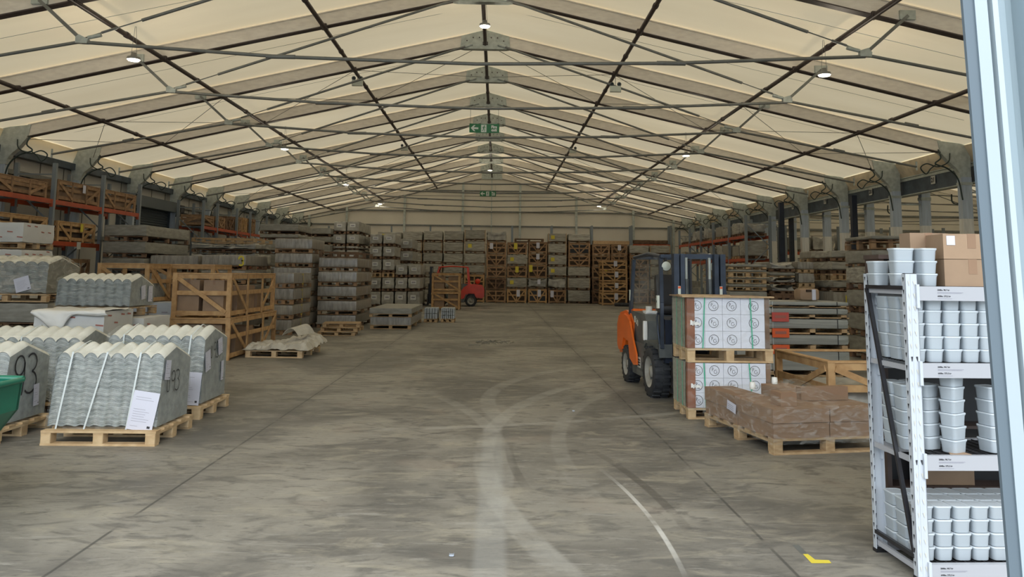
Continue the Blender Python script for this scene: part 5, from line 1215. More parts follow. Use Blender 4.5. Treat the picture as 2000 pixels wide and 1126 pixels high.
# ------------------------------------------------------------- tile boxes marked PG
def pg_load(label, x0, x1, y0, dyy, z0, zc0, zc1, rows, straps, lid=False, part_top=0):
    t = thing('tile_carton_pallet', label, 'carton pallet', (x0, y0, z0)); dx = x1-x0
    near_pallet(t, dx+.04, dyy, zc0-z0-.004, M['pinelight'])
    zb0, zb1 = zc0-z0, zc1-z0
    cb = .095; x_a, x_b = cb, dx-.055
    cols = [(x_a, x_a+.125), (x_a+.127, x_a+.352), (x_a+.354, x_a+.579), (x_a+.581, x_b)]
    cols[-1] = (cols[-1][0], x_b)
    rh = (zb1-zb0)/rows
    for i, (a, c) in enumerate(cols):
        for j in range(rows):
            za, zc_ = zb0+rh*j+.001, zb0+rh*(j+1)-.002
            b = MB(); b.box(a, c-.002, .012, dyy*.5-.003, za, zc_, M['cartonwhite']); co = b.build('carton', t)
            b = MB(); cx = (a+c)/2 if 0 < i < 3 else (a+.03 if i == 0 else (a+c)/2+.012); cz = (za+zc_)/2; rr_ = min(rh*.34, .060)
            o = (cx, .010, cz); N_ = 28; pts = arc(0, 0, rr_, 0, 360, N_)
            if i == 0: pts = [p for p in arc(0, 0, rr_, -120, 120, 20)]
            stroke(b, pts, .006, M['ink'], o, (1,0,0), (0,0,1))
            if i != 0:
                stroke(b, [(-.028,-.008), (-.028,.034)], .005, M['ink'], o, (1,0,0), (0,0,1)); stroke(b, arc(-.026, .023, .013, 90, -90, 8), .005, M['ink'], o, (1,0,0), (0,0,1))
            else: stroke(b, [(-.018,-.008), (-.018,.034)], .005, M['ink'], o, (1,0,0), (0,0,1)); stroke(b, arc(-.018, .023, .012, 90, -90, 8), .005, M['ink'], o, (1,0,0), (0,0,1))
            g = arc(.014, -.014, .020, 50, 360, 12, .022)+[(.018, -.014)]
            stroke(b, g, .005, M['ink'], o, (1,0,0), (0,0,1)); b.build('printed_logo', co)
    b = MB(); soft(x_a*.3, dx-.03, .02+dyy*.5, dyy, zb0, zb1-.004, M['tileside'], .008, 2, 6, 6, 5, .01, mb=b); b.build('rear_cartons', t)
    for a, c, nm in ((0, cb, 'l'), (x_b, dx, 'r')):
        b = MB(); b.box(a, c, -.002, .010, zb0-.0, zb1, M['browncorner' if nm == 'l' else 'pinedark']); b.box(a if nm == 'l' else c-.012, a+.012 if nm == 'l' else c, .010, .10, zb0, zb1, M['browncorner' if nm == 'l' else 'pine']); b.build('corner_board', t)
    b = MB(); b.grid(lambda a, c: (-.006+.006*noise.noise(Vector((a*6, c*5, 3))), .10+(dyy-.11)*(1-a), zb0+(zb1-zb0)*c), 10, 8, M['tileside']); b.build('wrapped_side', t)
    b = MB(); b.grid(lambda a, c: (-.012+(dx+.024)*a, -.008-.006*noise.noise(Vector((a*6, c*4, 1))), zb0-.03+(zb1-zb0+.03)*c), 12, 8, M['wrap']); b.grid(lambda a, c: (-.016, dyy*(1-a), zb0-.03+(zb1-zb0+.03)*c), 6, 6, M['wrap']); b.build('stretch_film', t)
    for xa, xb_ in straps:
        b = MB(); b.add([(xa-.007, -.012, zb0), (xa+.007, -.012, zb0), (xb_+.007, -.012, zb1+.002), (xb_-.007, -.012, zb1+.002)], [(0,1,2,3)], M['strapgreen']); b.build('strap', t)
    for ya in (.25, .6):
        b = MB(); b.box(-.021, -.018, dyy*ya, dyy*ya+.014, zb0, zb1, M['strapgreen']); b.build('strap', t)
    b = MB(); b.grid(lambda a, c: (cb-.06+.13*a, -.02-.012*math.sin(a*9), zb0+(zb1-zb0)*(.45+.10*c*(1-a*.6))+.01*math.sin(a*20)), 8, 3, M['whitesheet']); b.build('torn_film', t)
    if lid:
        b = MB(); b.box(-.07, dx+.05, -.05, .06, zb1, zb1+.02, M['pine']); b.box(-.05, dx+.02, .06, dyy-.02, zb1, zb1+.014, M['card']); b.box(-.04, dx*.6, dyy*.3, dyy*.5, zb1+.014, zb1+.028, M['pine']); b.build('top_boards', t)
    return t
gx0, gx1, gy0 = 2.37, AT(1503, 640, 9.94).x, 9.94
zA, zB, zC, zD = .135, AT(1430, 706, 9.94).z, AT(1430, 680, 9.94).z, AT(1430, 581, 9.94).z
pg_load('lower pallet of white cartons printed with circled letters, by the orange forklift', gx0, gx1, gy0, .8, 0, zA, zB-.02, 3, ((.22,.20), (.80,.76)))
pg_load('upper pallet of white cartons printed with circled letters, stacked on its twin', gx0+.0, gx1, gy0, .8, zB-.012, zC, zD, 3, ((.19,.22), (.81,.79)), True)

# ------------------------------------------------------------- forklift trucks
def wheel(parent, x, y, r, w, side, rim, name='wheel'):
    t = MB(); prof = [(r*.62, -w/2), (r*.94, -w/2), (r, -w/2+.03), (r, w/2-.03), (r*.94, w/2), (r*.62, w/2)]
    t.lathe(prof, (x, y, r), (1,0,0), M['rubber'], 32)
    for k in range(22):
        a = 2*PI*k/22
        for s in (-1, 1):
            c = Vector((x+s*w*.26, y+math.cos(a+s*.07)*(r+.004), r+math.sin(a+s*.07)*(r+.004)))
            t.bar(c-Vector((w*.23, 0, 0)), c+Vector((w*.23, 0, 0)), .035, .022, M['rubber'], (0, math.cos(a), math.sin(a)))
    o = t.build(name, parent)
    b = MB(); b.lathe([(r*.63, side*w*.5), (r*.60, side*w*.44), (r*.50, side*w*.28), (r*.40, side*w*.22), (r*.22, side*w*.24), (r*.20, side*w*.40), (.001, side*w*.42)], (x, y, r), (1,0,0), M[rim], 28)
    for k in range(6):
        a = 2*PI*k/6; b.lathe([(.016, side*w*.22), (.016, side*w*.32), (.001, side*w*.33)], (x, y+math.cos(a)*r*.32, r+math.sin(a)*r*.32), (1,0,0), M['chassis'], 8)
    b.build('rim', o); return o
def forklift(label, loc, rz, paint, steel, mastm, screen=True, lettering=None, gas=False, weightm=None):
    t = thing('forklift', label, 'forklift', loc, rz); hw = .56
    for s in (-1, 1):
        wheel(t, s*(hw-.08), 0, .355, .24, s, 'rim', 'front_wheel'); wheel(t, s*(hw-.10), 1.62, .29, .20, s, 'rim', 'rear_wheel')
    # chassis
    b = MB(); side = [(.36, .20), (1.25, .20), (1.34, .45), (1.40, .62), (1.2, .70), (.28, .70), (.36, .45)]
    b.prism(side, 'x', -hw+.03, hw-.03, M['chassis']); b.box(-hw+.26, hw-.26, -.15, 1.9, .22, .66, M['chassis']); b.box(-hw+.02, hw-.02, -.42, .42, .70, .74, M['chassis']); b.build('chassis', t)
    b = MB()
    for s in (-1, 1):
        b.prism([(.42, .66), (.30, .74), (-.36, .74), (-.42, .60), (-.46, .60), (-.42, .78), (.36, .78), (.48, .68)], 'x', s*hw-.0, s*(hw-.26), M['chassis'])
    b.build('front_fender', t)
    for s in (-1, 1):
        b = MB(); b.box(s*hw-.02, s*hw+.01, .42, .80, .24, .30, M['chassis']); b.build('step', t)
    # counterweight
    b = MB(); n = 8
    pl = [(1.30, .62), (1.42, .60), (1.46, .66), (1.78, .66), (1.88, .46), (2.20, .42), (2.30, .52), (2.30, .92), (2.18, 1.10), (1.75, 1.16), (1.45, 1.12), (1.22, .98)]
    zs = [(-hw, .0), (-hw+.05, 0)]
    b.prism(pl, 'x', -hw+.04, hw-.04, M[weightm or paint])
    pl2 = [(1.34, .68), (1.80, .70), (1.92, .50), (2.14, .48), (2.24, .56), (2.24, .90), (2.12, 1.05), (1.75, 1.10), (1.5, 1.07), (1.28, .94)]
    b.prism(pl2, 'x', -hw+.0, hw-.0, M[weightm or paint]); b.build('counterweight', t)
    # coloured side sweep
    for s in (-1, 1):
        b = MB(); b.prism([(1.42, 1.06), (1.26, 1.00), (1.02, .70), (.84, .52), (.82, .36), (1.00, .34), (1.26, .42), (1.36, .66)], 'x', s*(hw-.01), s*(hw+.018), M[paint]); b.build('side_sweep', t)
    # hood, dashboard, floor
    b = MB(); b.prism([(.44, .70), (1.30, .70), (1.55, 1.10), (1.40, 1.17), (.58, 1.14), (.50, 1.05)], 'x', -hw+.06, hw-.06, M['navy'] if steel == 'navy' else M['chassis']); b.build('engine_hood', t)
    b = MB(); b.prism([(1.30, 1.165), (1.60, 1.13), (1.60, 1.16), (1.32, 1.20)], 'x', -hw+.06, hw-.06, M[paint]); b.build('hood_trim', t)
    b = MB(); b.box(-hw+.06, hw-.06, -.25, .45, .50, .54, M['chassis']); b.prism([(-.40, .52), (-.28, .52), (-.16, 1.08), (-.22, 1.16), (-.40, 1.12)], 'x', -hw+.10, hw-.10, M['navy']); b.build('dashboard', t)
    b = MB(); b.tube([(-.05, -.25, .95), (-.05, -.02, 1.24)], .022, M['black'], 8)
    c = Vector((-.05, -.02, 1.25)); ax = Vector((0, .62, .78)); u = Vector((1,0,0)); v = ax.cross(u)
    b.tube([c+(u*math.cos(2*PI*k/20)+v*math.sin(2*PI*k/20))*.17 for k in range(20)], .014, M['black'], 6, closed=True)
    for k in range(3): a = 2*PI*k/3; b.tube([c, c+(u*math.cos(a)+v*math.sin(a))*.17], .009, M['black'], 5)
    b.build('steering_wheel', t)
    for i in range(3): b = MB(); b.tube([(.22+.06*i, -.24, 1.06), (.22+.06*i, -.18, 1.22)], .006, M['black'], 6); b.lathe([(.001,.03),(.014,.015),(.012,0)], (.22+.06*i, -.18, 1.21), (0,.2,1), M['flred'] if i == 0 else M['black'], 8); b.build('lever', t)
    # seat
    st = soft(-.24, .24, .50, .98, 1.15, 1.29, M['black'], .01, 1, 6, 6, 3, .04).build('seat', t)
    b = MB(); soft(-.23, .23, -.05, .08, 0, .52, M['black'], .01, 2, 6, 4, 6, .05, mb=b); me = b.mesh('seat_back'); o = put('seat_back', me, t, (0, .93, 1.25)); o.rotation_euler = (-.16, 0, 0)
    for s in (-1, 1): b = MB(); b.box(s*.27-.03, s*.27+.03, .58, .92, 1.34, 1.38, M['black']); b.build('armrest', t)
    # overhead guard
    for s in (-1, 1):
        b = MB(); b.bar((s*(hw-.04), -.42, .72), (s*(hw-.08), -.28, 1.35), .05, .07, M[steel], (0,1,0)); b.bar((s*(hw-.08), -.28, 1.35), (s*(hw-.14), -.04, 2.03), .05, .07, M[steel], (0,1,0)); b.build('front_post', t)
        b = MB(); b.bar((s*(hw-.06), 1.50, 1.10), (s*(hw-.10), 1.42, 2.0), .05, .09, M[steel], (0,1,0)); b.build('rear_post', t)
        b = MB(); b.tube([(s*(hw-.14), -.08, 2.02), (s*(hw-.13), .6, 2.075), (s*(hw-.11), 1.42, 2.03)], .03, M[steel], 8); b.build('roof_rail', t)
        b = MB(); b.tube([(s*(hw-.02), -.38, .78), (s*(hw+.01), -.36, 1.15), (s*(hw-.02), -.28, 1.20), (s*(hw-.12), -.24, 1.20)], .014, M[steel], 6); b.build('grab_handle', t)
    for y in (-.08, 1.40): b = MB(); b.box(-hw+.12, hw-.12, y-.04, y+.04, 2.0, 2.05, M[steel]); b.build('roof_crossbar', t)
    for i in range(5): x = -.32+.16*i; b = MB(); b.bar((x, -.06, 2.04), (x, 1.40, 2.05), .035, .02, M[steel]); b.build('roof_slat', t)
    for s in (-1, 1):
        b = MB(); b.lathe([(.05, .05), (.075, .0), (.07, -.005)], (s*(hw-.20), -.13, 1.88), (0,1,.1), M['black'], 18); b.box(s*(hw-.20)-.015, s*(hw-.20)+.015, -.11, -.07, 1.93, 2.02, M['black']); hl = b.build('headlight', t)
        b = MB(); b.lathe([(.068, -.004), (.04, -.018), (.001, -.022)], (s*(hw-.20), -.13, 1.88), (0,1,.1), M['signwhite'], 18); b.build('lens', hl)
    # mast
    my = -.50
    for s in (-1, 1):
        for k, (xo, wv_, dp, nm) in enumerate(((.335, .075, .13, 'outer_channel'), (.245, .06, .11, 'inner_channel'))):
            b = MB(); x = s*xo; w = wv_/2
            b.box(x-w, x+w, my+dp/2-.018, my+dp/2, .12, 2.05, M[mastm]); b.box(x-w, x+w, my-dp/2, my-dp/2+.018, .12, 2.05, M[mastm]); xi = x+s*w*(1 if k == 0 else -1); b.box(min(xi, xi-s*.016*(1 if k == 0 else -1)), max(xi, xi-s*.016*(1 if k == 0 else -1)), my-dp/2+.018, my+dp/2-.018, .12, 2.05, M[mastm]); b.build(nm, t)
        b = MB(); b.cyl((s*.17, my+.03, .15), (s*.17, my+.03, 1.7), .035, M['chassis'], 12); b.cyl((s*.17, my+.03, 1.7), (s*.17, my+.03, 2.0), .022, M['galv'], 12); b.build('lift_cylinder', t)
        b = MB(); b.box(s*.115-.012, s*.115+.012, my-.02, my-.006, .5, 1.98, M['black']); b.build('lift_chain', t)
        b = MB(); b.box(s*.30-.02, s*.30+.02, my-.068, my-.065, 1.42, 1.60, M['signwhite']); b.box(s*.30-.018, s*.30+.018, my-.07, my-.068, 1.565, 1.595, M['orangetag']); b.build('warning_label', t)
        b = MB(); b.bar((s*.33, my+.06, 1.0), (s*.36, -.1, .62), .05, .05, M['chassis']); b.build('tilt_cylinder', t)
    for z in (.35, 1.10, 1.98): b = MB(); b.box(-.33, .33, my+.03, my+.06, z, z+.07, M[mastm]); b.build('mast_crossbar', t)
    b = MB(); b.box(-.46, .46, my-.13, my-.09, .14, .20, M['black']); b.box(-.46, .46, my-.13, my-.09, .50, .56, M['black'])
    for x in (-.44, -.2, .2, .4): b.box(x, x+.03, my-.13, my-.09, .2, .5, M['black'])
    b.build('fork_carriage', t)
    b = MB()
    for i in range(6): x = -.42+.165*i; b.box(x, x+.025, my-.12, my-.095, .56, 1.15, M['black'])
    b.box(-.44, .44, my-.12, my-.095, 1.13, 1.16, M['black']); b.build('load_backrest', t)
    for s in (-1, 1):
        b = MB(); b.prism([(my-.13, .62), (my-.17, .62), (my-.18, .075), (my-.60, .05), (my-.60, .032), (my-.13, .032)], 'x', s*.27-.05, s*.27+.05, M['black']); b.build('fork', t)
    if screen:
        for s in (-1, 1):
            b = MB(); b.grid(lambda a, c: (s*(hw-.05-.05*c)+.004*math.sin(c*20), (-.34+.30*c)*(1-a)+1.46*a, 1.22+.80*c), 6, 8, M['screen']); b.build('clear_side_screen', t)
        b = MB(); b.grid(lambda a, c: ((a*2-1)*(hw-.12), 1.49-.05*c, 1.2+.8*c), 4, 4, M['screen']); b.build('clear_rear_screen', t)
        b = MB(); b.box(-hw-.004, -hw+.03, -.37, -.31, 1.28, 1.46, M['signwhite']); b.box(-hw-.007, -hw-.004, -.35, -.33, 1.36, 1.39, M['ink']); b.build('white_tag', t)
        b = MB(); soft(-hw+.10, -hw+.30, .70, .92, 1.14, 1.20, M['whitesheet'], .05, 2, 6, 5, 3, .02, mb=b); b.lathe([(.05, .0), (.05, .08), (.001, .08)], (-hw+.2, .86, 1.18), (0,0,1), M['whitesheet'], 12); b.build('white_cloth', t)
        b = MB(); b.box(-hw+.045, -hw+.052, 1.46, 1.53, 1.20, 1.50, M['signwhite']); b.build('post_label', t)
        b = MB(); soft(-hw+.00, -hw+.07, .44, .50, .76, 1.06, M['whitesheet'], .01, 1, 4, 4, 5, .02, mb=b); b.build('white_strip', t)
    if lettering:
        b = MB(); text_mesh(b, lettering, .13, M['signwhite'], (-hw+.056, 1.12, .98), (0,-1,-.35), (0,-.2,1), 'LEFT', bold=.006); b.box(-hw+.05, -hw+.057, 1.15, 1.21, .99, 1.09, M['signwhite']); b.build('lettering', t)
        b = MB(); b.box(-hw+.024, -hw+.029, .72, .93, .32, .48, M['plate']); [b.box(-hw+.020, -hw+.024, .74, .88, z, z+.02, M['navy']) for z in (.35, .39, .43)]; b.build('side_label', t)
    if gas:
        b = MB(); b.lathe([(.001,-.27), (.10,-.25), (.14,-.18), (.14,.18), (.10,.25), (.001,.27)], (0, 1.95, 1.30), (1,0,0), M['flred'], 20); b.build('gas_bottle', t)
        b = MB(); b.box(-.5, -.2 if False else -.495, 0, 0, 0, 0, M['plate']) if False else None; b.box(-hw-.004, -hw, 1.42, 1.62, .78, 1.02, M['plate']); b.box(-hw-.006, -hw-.004, 1.46, 1.58, .82, .94, M['pine']); b.build('side_label', t)
    else:
        b = MB(); b.box(-.3, .3, 1.75, 2.0, 1.15, 1.20, M['chassis']); b.build('hood_vent', t)
    return t
forklift('orange and navy forklift with clear side screens behind the white cartons', (2.82, 11.75, 0), math.radians(4.0), 'florange', 'mast', 'mast', True, '30')
rw = FL(918, 600)
forklift('red forklift far back, seen side on behind two slatted crates', (rw.x-1.62, 42.35, 0), math.radians(-90), 'flred', 'flred', 'black', False, None, True, 'flred')

# ------------------------------------------------------------- wrapped carton pallet right of the aisle
c0 = FL(1512, 889); c1 = FL(1368, 831); c2 = FL(1682, 883)
rzc = math.atan2(-(c1.x-c0.x), c1.y-c0.y)*.85; Ld = (c1-c0).length
t = thing('wrapped_carton_pallet', 'low pallet of brown cartons under torn stretch film, before the white cartons', 'carton pallet', c0, rzc)
pw_ = 1.25; near_pallet(t, pw_, Ld, .155, M['pine'], 7)
zt1 = .155
def cbx(x0, x1, y0, y1, z0, z1): b = MB(); b.box(x0, x1, y0, y1, z0, z1, M['cardshop']); o = b.build('carton', t); return o
cbx(.01, .62, .01, Ld*.48, zt1, zt1+.145); cbx(.63, 1.24, .01, Ld*.48, zt1, zt1+.145)
cbx(.01, .62, Ld*.49, Ld-.02, zt1, zt1+.145); cbx(.63, 1.24, Ld*.49, Ld-.02, zt1, zt1+.14)
cbx(.0, .62, .0, Ld*.50, zt1+.15, zt1+.285); cbx(.63, 1.25, .0, Ld*.50, zt1+.15, zt1+.275)
cbx(.0, .35, Ld*.51, Ld-.02, zt1+.15, zt1+.30); cbx(.55, 1.2, Ld*.55, Ld-.05, zt1+.15, zt1+.20)
cbx(.18, .36, .16, .36, zt1+.287, zt1+.42); cbx(.42, .75, .6, .98, zt1+.285, zt1+.40); cbx(.62, 1.18, .50, .60, zt1+.28, zt1+.42)
def tent(a, c):
    x = -.012+(pw_+.024)*a; y = -.012+(Ld+.02)*c
    pk = .19*math.exp(-((x-.62)**2+(y-.62)**2)/.10)+.12*math.exp(-((x-.27)**2+(y-.26)**2)/.02)+.05*math.exp(-((x-.1)**2+(y-1.1)**2)/.2)
    return (x, y, zt1+.305+pk+.012*noise.noise(Vector((a*9, c*5, 1))))
b = MB(); b.grid(tent, 24, 22, M['wraptorn'])
b.grid(lambda a, c: (-.014+(pw_+.028)*a, -.014-.008*noise.noise(Vector((a*7, c*5, 2))), .10+(zt1+.21)*c), 18, 8, M['wraptorn']); b.grid(lambda a, c: (-.014-.006*noise.noise(Vector((a*6, c*5, 3))), (Ld+.01)*(1-a), .10+(zt1+.21)*c), 16, 8, M['wraptorn'])
b.build('stretch_film', t)
b = MB(); b.add([(-.026, Ld*.60, .30), (-.026, Ld*.47, .27), (-.026, Ld*.46, .37), (-.026, Ld*.59, .40)], [(0,1,2,3)], M['paper']); [b.add([(-.028, Ld*.585, .30+.02*i), (-.028, Ld*.50, .28+.02*i), (-.028, Ld*.50, .285+.02*i), (-.028, Ld*.585, .305+.02*i)], [(0,1,2,3)], M['greyink']) for i in range(4)]; b.build('paper_label', t)
for x, y, z in ((.30, .95, .50), (.56, .93, .55)):
    b = MB(); b.lathe([(.001,.05), (.03,.045), (.034,.0), (.03,-.03)], (x, y, z+.03), (0,0,1), M['whitesheet'], 12); b.build('film_knot', t)

# ------------------------------------------------------------- white shelving
SX, SYF, SYR = 2.475, 4.80, 5.32; SW = 1.55
rzS = math.radians(1.5)
def up(nm, z): return z
rk = thing('shelving_unit', 'white boltless shelving unit at the right, loaded with plastic tubs', 'shelving', (SX, SYF, 0), rzS)
DEP = SYR-SYF; HT = 1.775
def post(x, y, front):
    b = MB(); w = .075
    b.box(x, x+w, y, y+.004, .0, HT, M['rackwhite']) if front else b.box(x, x+w, y+.036, y+.04, 0, HT, M['rackwhite'])
    b.box(x, x+.004, y, y+.04, 0, HT, M['rackwhite']); b.box(x+w-.004, x+w, y, y+.04, 0, HT, M['rackwhite'])
    b.box(x+w*.42, x+w*.58, y-.002, y+.002, 0, HT, M['rackwhite']) if front else None
    z = .06
    while z < HT-.02:
        for s in ((.30, -1), (.70, 1)):
            cx = x+w*s[0]; y_ = y-.003 if front else y+.034
            if not front and s[1] > 0: continue
            b.add([(cx-.007, y_, z+.022), (cx+.005, y_, z+.022), (cx+.002*s[1]+.003, y_, z-.006), (cx+.002*s[1], y_, z-.006)], [(0,3,2,1)], M['plate'] if front and (z < .2 or z % .6 > .12) else M['ink'])
        z += .075
    # slots on the flank, seen end on
    z = .08
    while z < HT-.02:
        b.add([(x-.002, y+.012, z+.024), (x-.002, y+.028, z+.024), (x-.002, y+.020, z-.006)], [(0,1,2)], M['ink']); z += .075
    o = b.build('post', rk)
    b = MB(); b.box(x-.003, x+w+.003, y-.004, y+.044, -.0, .022, M['black']); b.build('foot', o)
    b = MB(); b.box(x+.004, x+w-.004, y+.004, y+.036, HT-.01, HT+.004, M['black']); b.build('post_cap', o)
for x in (0, SW): post(x, 0, True); post(x, DEP-.04, False)
zs = [AT(1820, y_, SYF).z for y_ in (1101, 889, 709, 559)]
for i, z in enumerate(zs):
    for y, nm in ((-.012, 'f'), (DEP-.03, 'b')):
        b = MB(); b.box(.07, SW+.005, y, y+.035, z-.085, z, M['beamwhite']); b.box(.060, .078, y-.004, y+.036, z-.13, z+.012, M['rackwhite']); o = b.build('beam', rk)
        if nm == 'f':
            b = MB(); y_ = y-.0012
            text_mesh(b, '200lbs. 90.7 kg', .0125, M['ink'], (.13+.02*i, y_, z-.025), (1,0,0), (0,0,1), 'LEFT', bold=.0004)
            text_mesh(b, '600lbs. 272.2 kg', .0125, M['ink'], (.13+.02*i, y_, z-.062), (1,0,0), (0,0,1), 'LEFT', bold=.0004)
            for k, (dz, ln) in enumerate(((-.035, .16), (-.040, .15), (-.072, .09))): b.box(.13+.02*i, .13+.02*i+ln, y_, y_+.0005, z+dz-.0012, z+dz+.0008, M['greyink'])
            b.build('load_lettering', o)
    # side tie and wire deck
    for x in (.01, SW+.03): b = MB(); b.box(x, x+.02, .02, DEP-.02, z-.05, z-.02, M['beamwhite']); b.build('side_beam', rk)
    b = MB()
    for k in range(14): yy = .03+(DEP-.08)*k/13; b.box(.07, SW, yy-.0025, yy+.0025, z-.012, z-.006, M['black'])
    for k in range(26): xx = .08+(SW-.1)*k/25; b.box(xx-.0025, xx+.0025, .02, DEP-.04, z-.006, z-.001, M['black'])
    b.build('wire_deck', rk)
z1_ = AT(1697, 562, SYR).z; z0_ = AT(1712, 1036, SYR).z
for x in (.006, SW+.05):
    for p_, q_ in (((x, .03, z1_+.01), (x, DEP-.03, z1_+.01)), ((x, .03, z0_+.01), (x, DEP-.03, z0_+.01)), ((x, DEP-.035, z1_), (x, .035, z0_+.03))):
        b = MB(); b.bar(p_, q_, .02, .024, M['blacksteel'], (0,0,1) if p_[2] == q_[2] else (1,0,0)); b.build('side_brace', rk)
# tubs: one with its lid, then copies
def tub_proto(open_=False):
    w, d, h = .108, .134, .0775
    t = thing('plastic_tub', 'x', 'plastic tub')
    b = MB(); n = 4
    def ring(ins, z, r=.022):
        o = []
        for cx, cy, a0 in ((w/2-ins-r, d/2-ins-r, 0), (-w/2+ins+r, d/2-ins-r, 90), (-w/2+ins+r, -d/2+ins+r, 180), (w/2-ins-r, -d/2+ins+r, 270)):
            for k in range(n+1): a = math.radians(a0+90*k/n); o.append((cx+r*math.cos(a), cy+r*math.sin(a), z))
        return o
    def skin(b, rings, m):
        k = len(rings[0]); b.add(sum(rings, []), [(i*k+j, i*k+(j+1) % k, (i+1)*k+(j+1) % k, (i+1)*k+j) for i in range(len(rings)-1) for j in range(k)], m, True)
    R_ = [ring(.010, .0), ring(.008, .004), ring(.0045, .058), ring(.0025, .063), ring(.0025, h-.006)]
    skin(b, R_, M['tub']); b.add(R_[0], [tuple(range(len(R_[0])))[::-1]], M['tub']); b.build('tub_body', t)
    b = MB(); R2 = [ring(.001, h-.012), ring(.0, h-.010), ring(.0, h-.002), ring(.003, h-.0005), ring(.006, h-.001), ring(.009, h-.003)]
    skin(b, R2, M['lid']); b.add(R2[-1], [tuple(range(len(R2[0])))], M['lid']); b.build('lid', t)
    return t
PT = tub_proto(); first = [True]; NT = [0]
mS = Matrix.Translation((SX, SYF, 0)) @ Matrix.Rotation(rzS, 4, 'Z')
def tub(x, y, z, rz, label, group):
    o = PT if first[0] else copy_tree(PT); first[0] = False
    p = mS @ Vector((x, y, z)); o.location = p; o.rotation_euler = (0, 0, rzS+rz); o['label'] = label; o['group'] = group; NT[0] += 1
rt = random.Random(5); TW, TD, THH = .1125, .140, .0778
LV = ['bottom', 'second', 'third', 'fourth', 'fifth', 'sixth']
# lowest shelf
zz = zs[0]+.001
for c in range(9):
    for r_ in range(3):
        for l in range(4):
            if c > 5 and not (r_ == 0 or l == 3): pass
            tub(.03+TW*c+.06+rt.uniform(-.002,.002), .108+TD*r_+rt.uniform(-.002,.002), zz+THH*l, rt.uniform(-.02,.02), 'white tub on the lowest shelf, %s row, column %s, %s layer' % (('front','middle','rear')[r_], ORD[c], LV[l]), 'white tubs on the lowest shelf')
zz = zs[2]+.001
for c in range(9):
    for r_ in range(3):
        for l in range(5):
            if c > 1 and r_ > 0: continue
            tub(.03+TW*c+.06+rt.uniform(-.003,.003), .108+TD*r_+rt.uniform(-.003,.003), zz+THH*l, rt.uniform(-.03,.03), 'white tub on the packed upper shelf, %s row, column %s, %s layer' % (('front','middle','rear')[r_], ORD[c], LV[l]), 'white tubs on the packed upper shelf')
zz = zs[1]+.001
for (x, y, n, nm, rz_) in ((.01+.07, .345, 5, 'rear left pile', .05), (.01+.07, .20, 5, 'left pile before it', -.04), (.075, .05, 3, 'short front left pile', 0) if False else (.20, .345, 5, 'rear second pile', .1), (.215, .20, 5, 'middle pile beside the card', PI/2+.35), (.315, .10, 6, 'front middle pile', PI/2+.5), (.56, .12, 5, 'right hand pile', .2), (.68, .12, 5, 'far right pile', .1)):
    for l in range(n): tub(x+rt.uniform(-.003,.003), y, zz+THH*l, rz_+rt.uniform(-.04,.04), 'white tub in the %s of the half empty shelf, %s layer' % (nm, LV[l]), 'white tubs on the half empty shelf')
zz = zs[3]+.001
for (x, y, n, nm, rz_) in ((.02, .36, 2, 'rear left pile', .0), (.135, .36, 2, 'rear second pile', .0), (.06, .15, 3, 'front left pile', PI/2), (.19, .12, 3, 'front right pile', .1)):
    for l in range(n): tub(x, y, zz+THH*l, rz_+rt.uniform(-.03,.03), 'white tub in the %s on top of the shelving, %s layer' % (nm, LV[l]), 'white tubs on top of the shelving')
zz = zs[3]+.002
def sc(label, x, y, w, d, h, z, rz_=0, lab=False):
    p = mS @ Vector((x, y, 0)); t = carton(label, p.x-w/2, p.x+w/2, p.y-d/2, p.y+d/2, z, z+h, 'card', True, rzS+rz_)
    if lab: b = MB(); b.box(-w/2+.02, -w/2+.07, -d/2-.003, -d/2-.001, h*.55, h*.92, M['paper']); b.build('paper_label', t)
    return t
sc('brown box on top of the shelving, right of the tubs, lower one', .48, .18, .34, .24, .165, zz, -.12)
sc('brown box on top of the shelving, right of the tubs, upper one with paper label', .48, .18, .34, .24, .155, zz+.168, -.12, True)
sc('brown box standing behind the tubs on top of the shelving', .345, .385, .25, .13, AT(1800, 455, 5.15).z-zz, zz, 0)
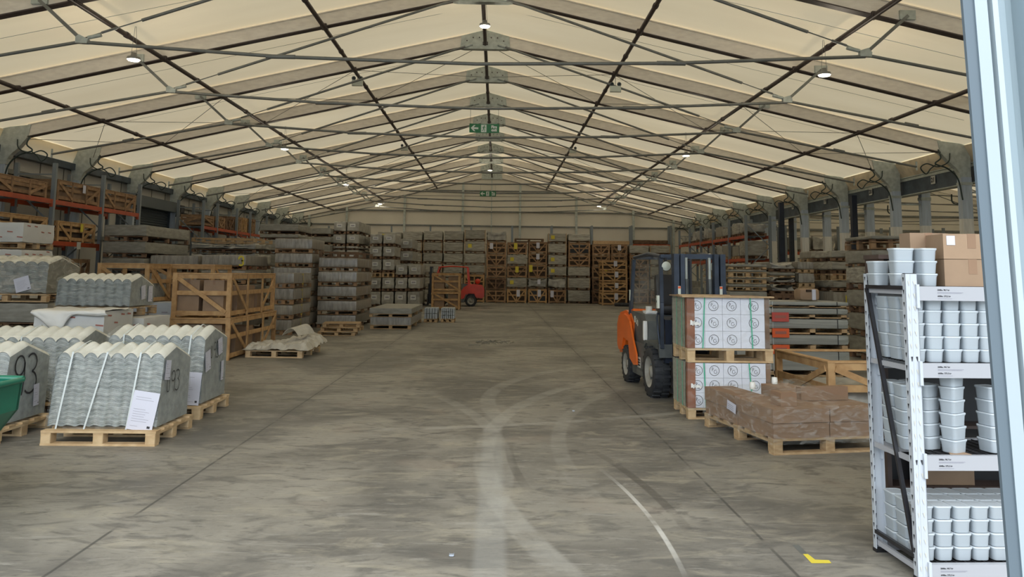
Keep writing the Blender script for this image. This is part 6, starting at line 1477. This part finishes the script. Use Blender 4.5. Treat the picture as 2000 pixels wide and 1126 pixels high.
# things on the half empty shelf
o = soft(-.09, .09, -.05, .05, 0, .06, M['greensoft'], .03, 2, 8, 6, 4, .03).build('green_cloth', None, mS @ Vector((.17, .14, zs[1]+THH*5+.02)));
bpy.data.objects.remove(o)
o = soft(-.10, .10, -.07, .07, 0, .09, M['greensoft'], .03, 2, 8, 6, 4, .03).build('green_cloth', None, (SX+.12, 5.52, AT(1752, 732, 5.45).z)); 
bpy.data.objects.remove(o)
# brown open cabinet behind the shelving
cbx0, cbx1, cby0, cby1 = AT(1718, 520, 5.50).x, SX+SW+.1, 5.50, 5.72; cz = AT(1730, 497, 5.50).z
t = thing('brown_cabinet', 'dark brown open cabinet standing behind the white shelving', 'cabinet', (0,0,0))
b = MB(); b.box(cbx0, cbx0+.03, cby0, cby1, 0, cz-.03, M['brownboard']); b.build('side_panel', t)
b = MB(); b.box(cbx1-.03, cbx1, cby0, cby1, 0, cz-.03, M['brownboard']); b.build('side_panel', t)
b = MB(); b.box(cbx0-.01, cbx1+.01, cby0-.01, cby1, cz-.03, cz, M['brownboard']); b.build('top_panel', t)
b = MB(); b.box(cbx0+.03, cbx1-.03, cby1-.02, cby1, 0, cz-.03, M['black']); b.build('back_panel', t)
for z in (.35, .75, 1.15): b = MB(); b.box(cbx0+.03, cbx1-.03, cby0+.02, cby1-.02, z-.02, z, M['brownboard']); b.build('shelf', t)
o = soft(-.14, .14, .02, .15, 0, .10, M['greensoft'], .03, 2, 8, 6, 4, .03).build('green_cloth', None, (cbx0+.30, cby0+.03, 1.152)); tag(o, 'green folded cloth on a shelf of the brown cabinet', 'cloth')
carton('brown box in the brown cabinet above the lowest tubs', cbx0+.25, cbx0+.62, cby0+.05, cby0+.18, .352, .62, 'card')
o = soft(-.16, .16, .02, .13, 0, .22, M['black'], .06, 4, 8, 6, 5, .05).build('dark_bag', None, (cbx0+.22 if False else cbx0+.2, cby0+.05, .0012)); tag(o, 'dark crumpled bag at the floor of the brown cabinet', 'bag')
b = MB(); b.prism([(0,0), (.13,0), (.12,.055), (.02,.05)], 'z', 0, .002, M['card']); 
o = b.build('card_sheet', None, mS @ Vector((.24, .02, zs[1]+.001))); tag(o, 'small brown card lying on the half empty shelf', 'card')
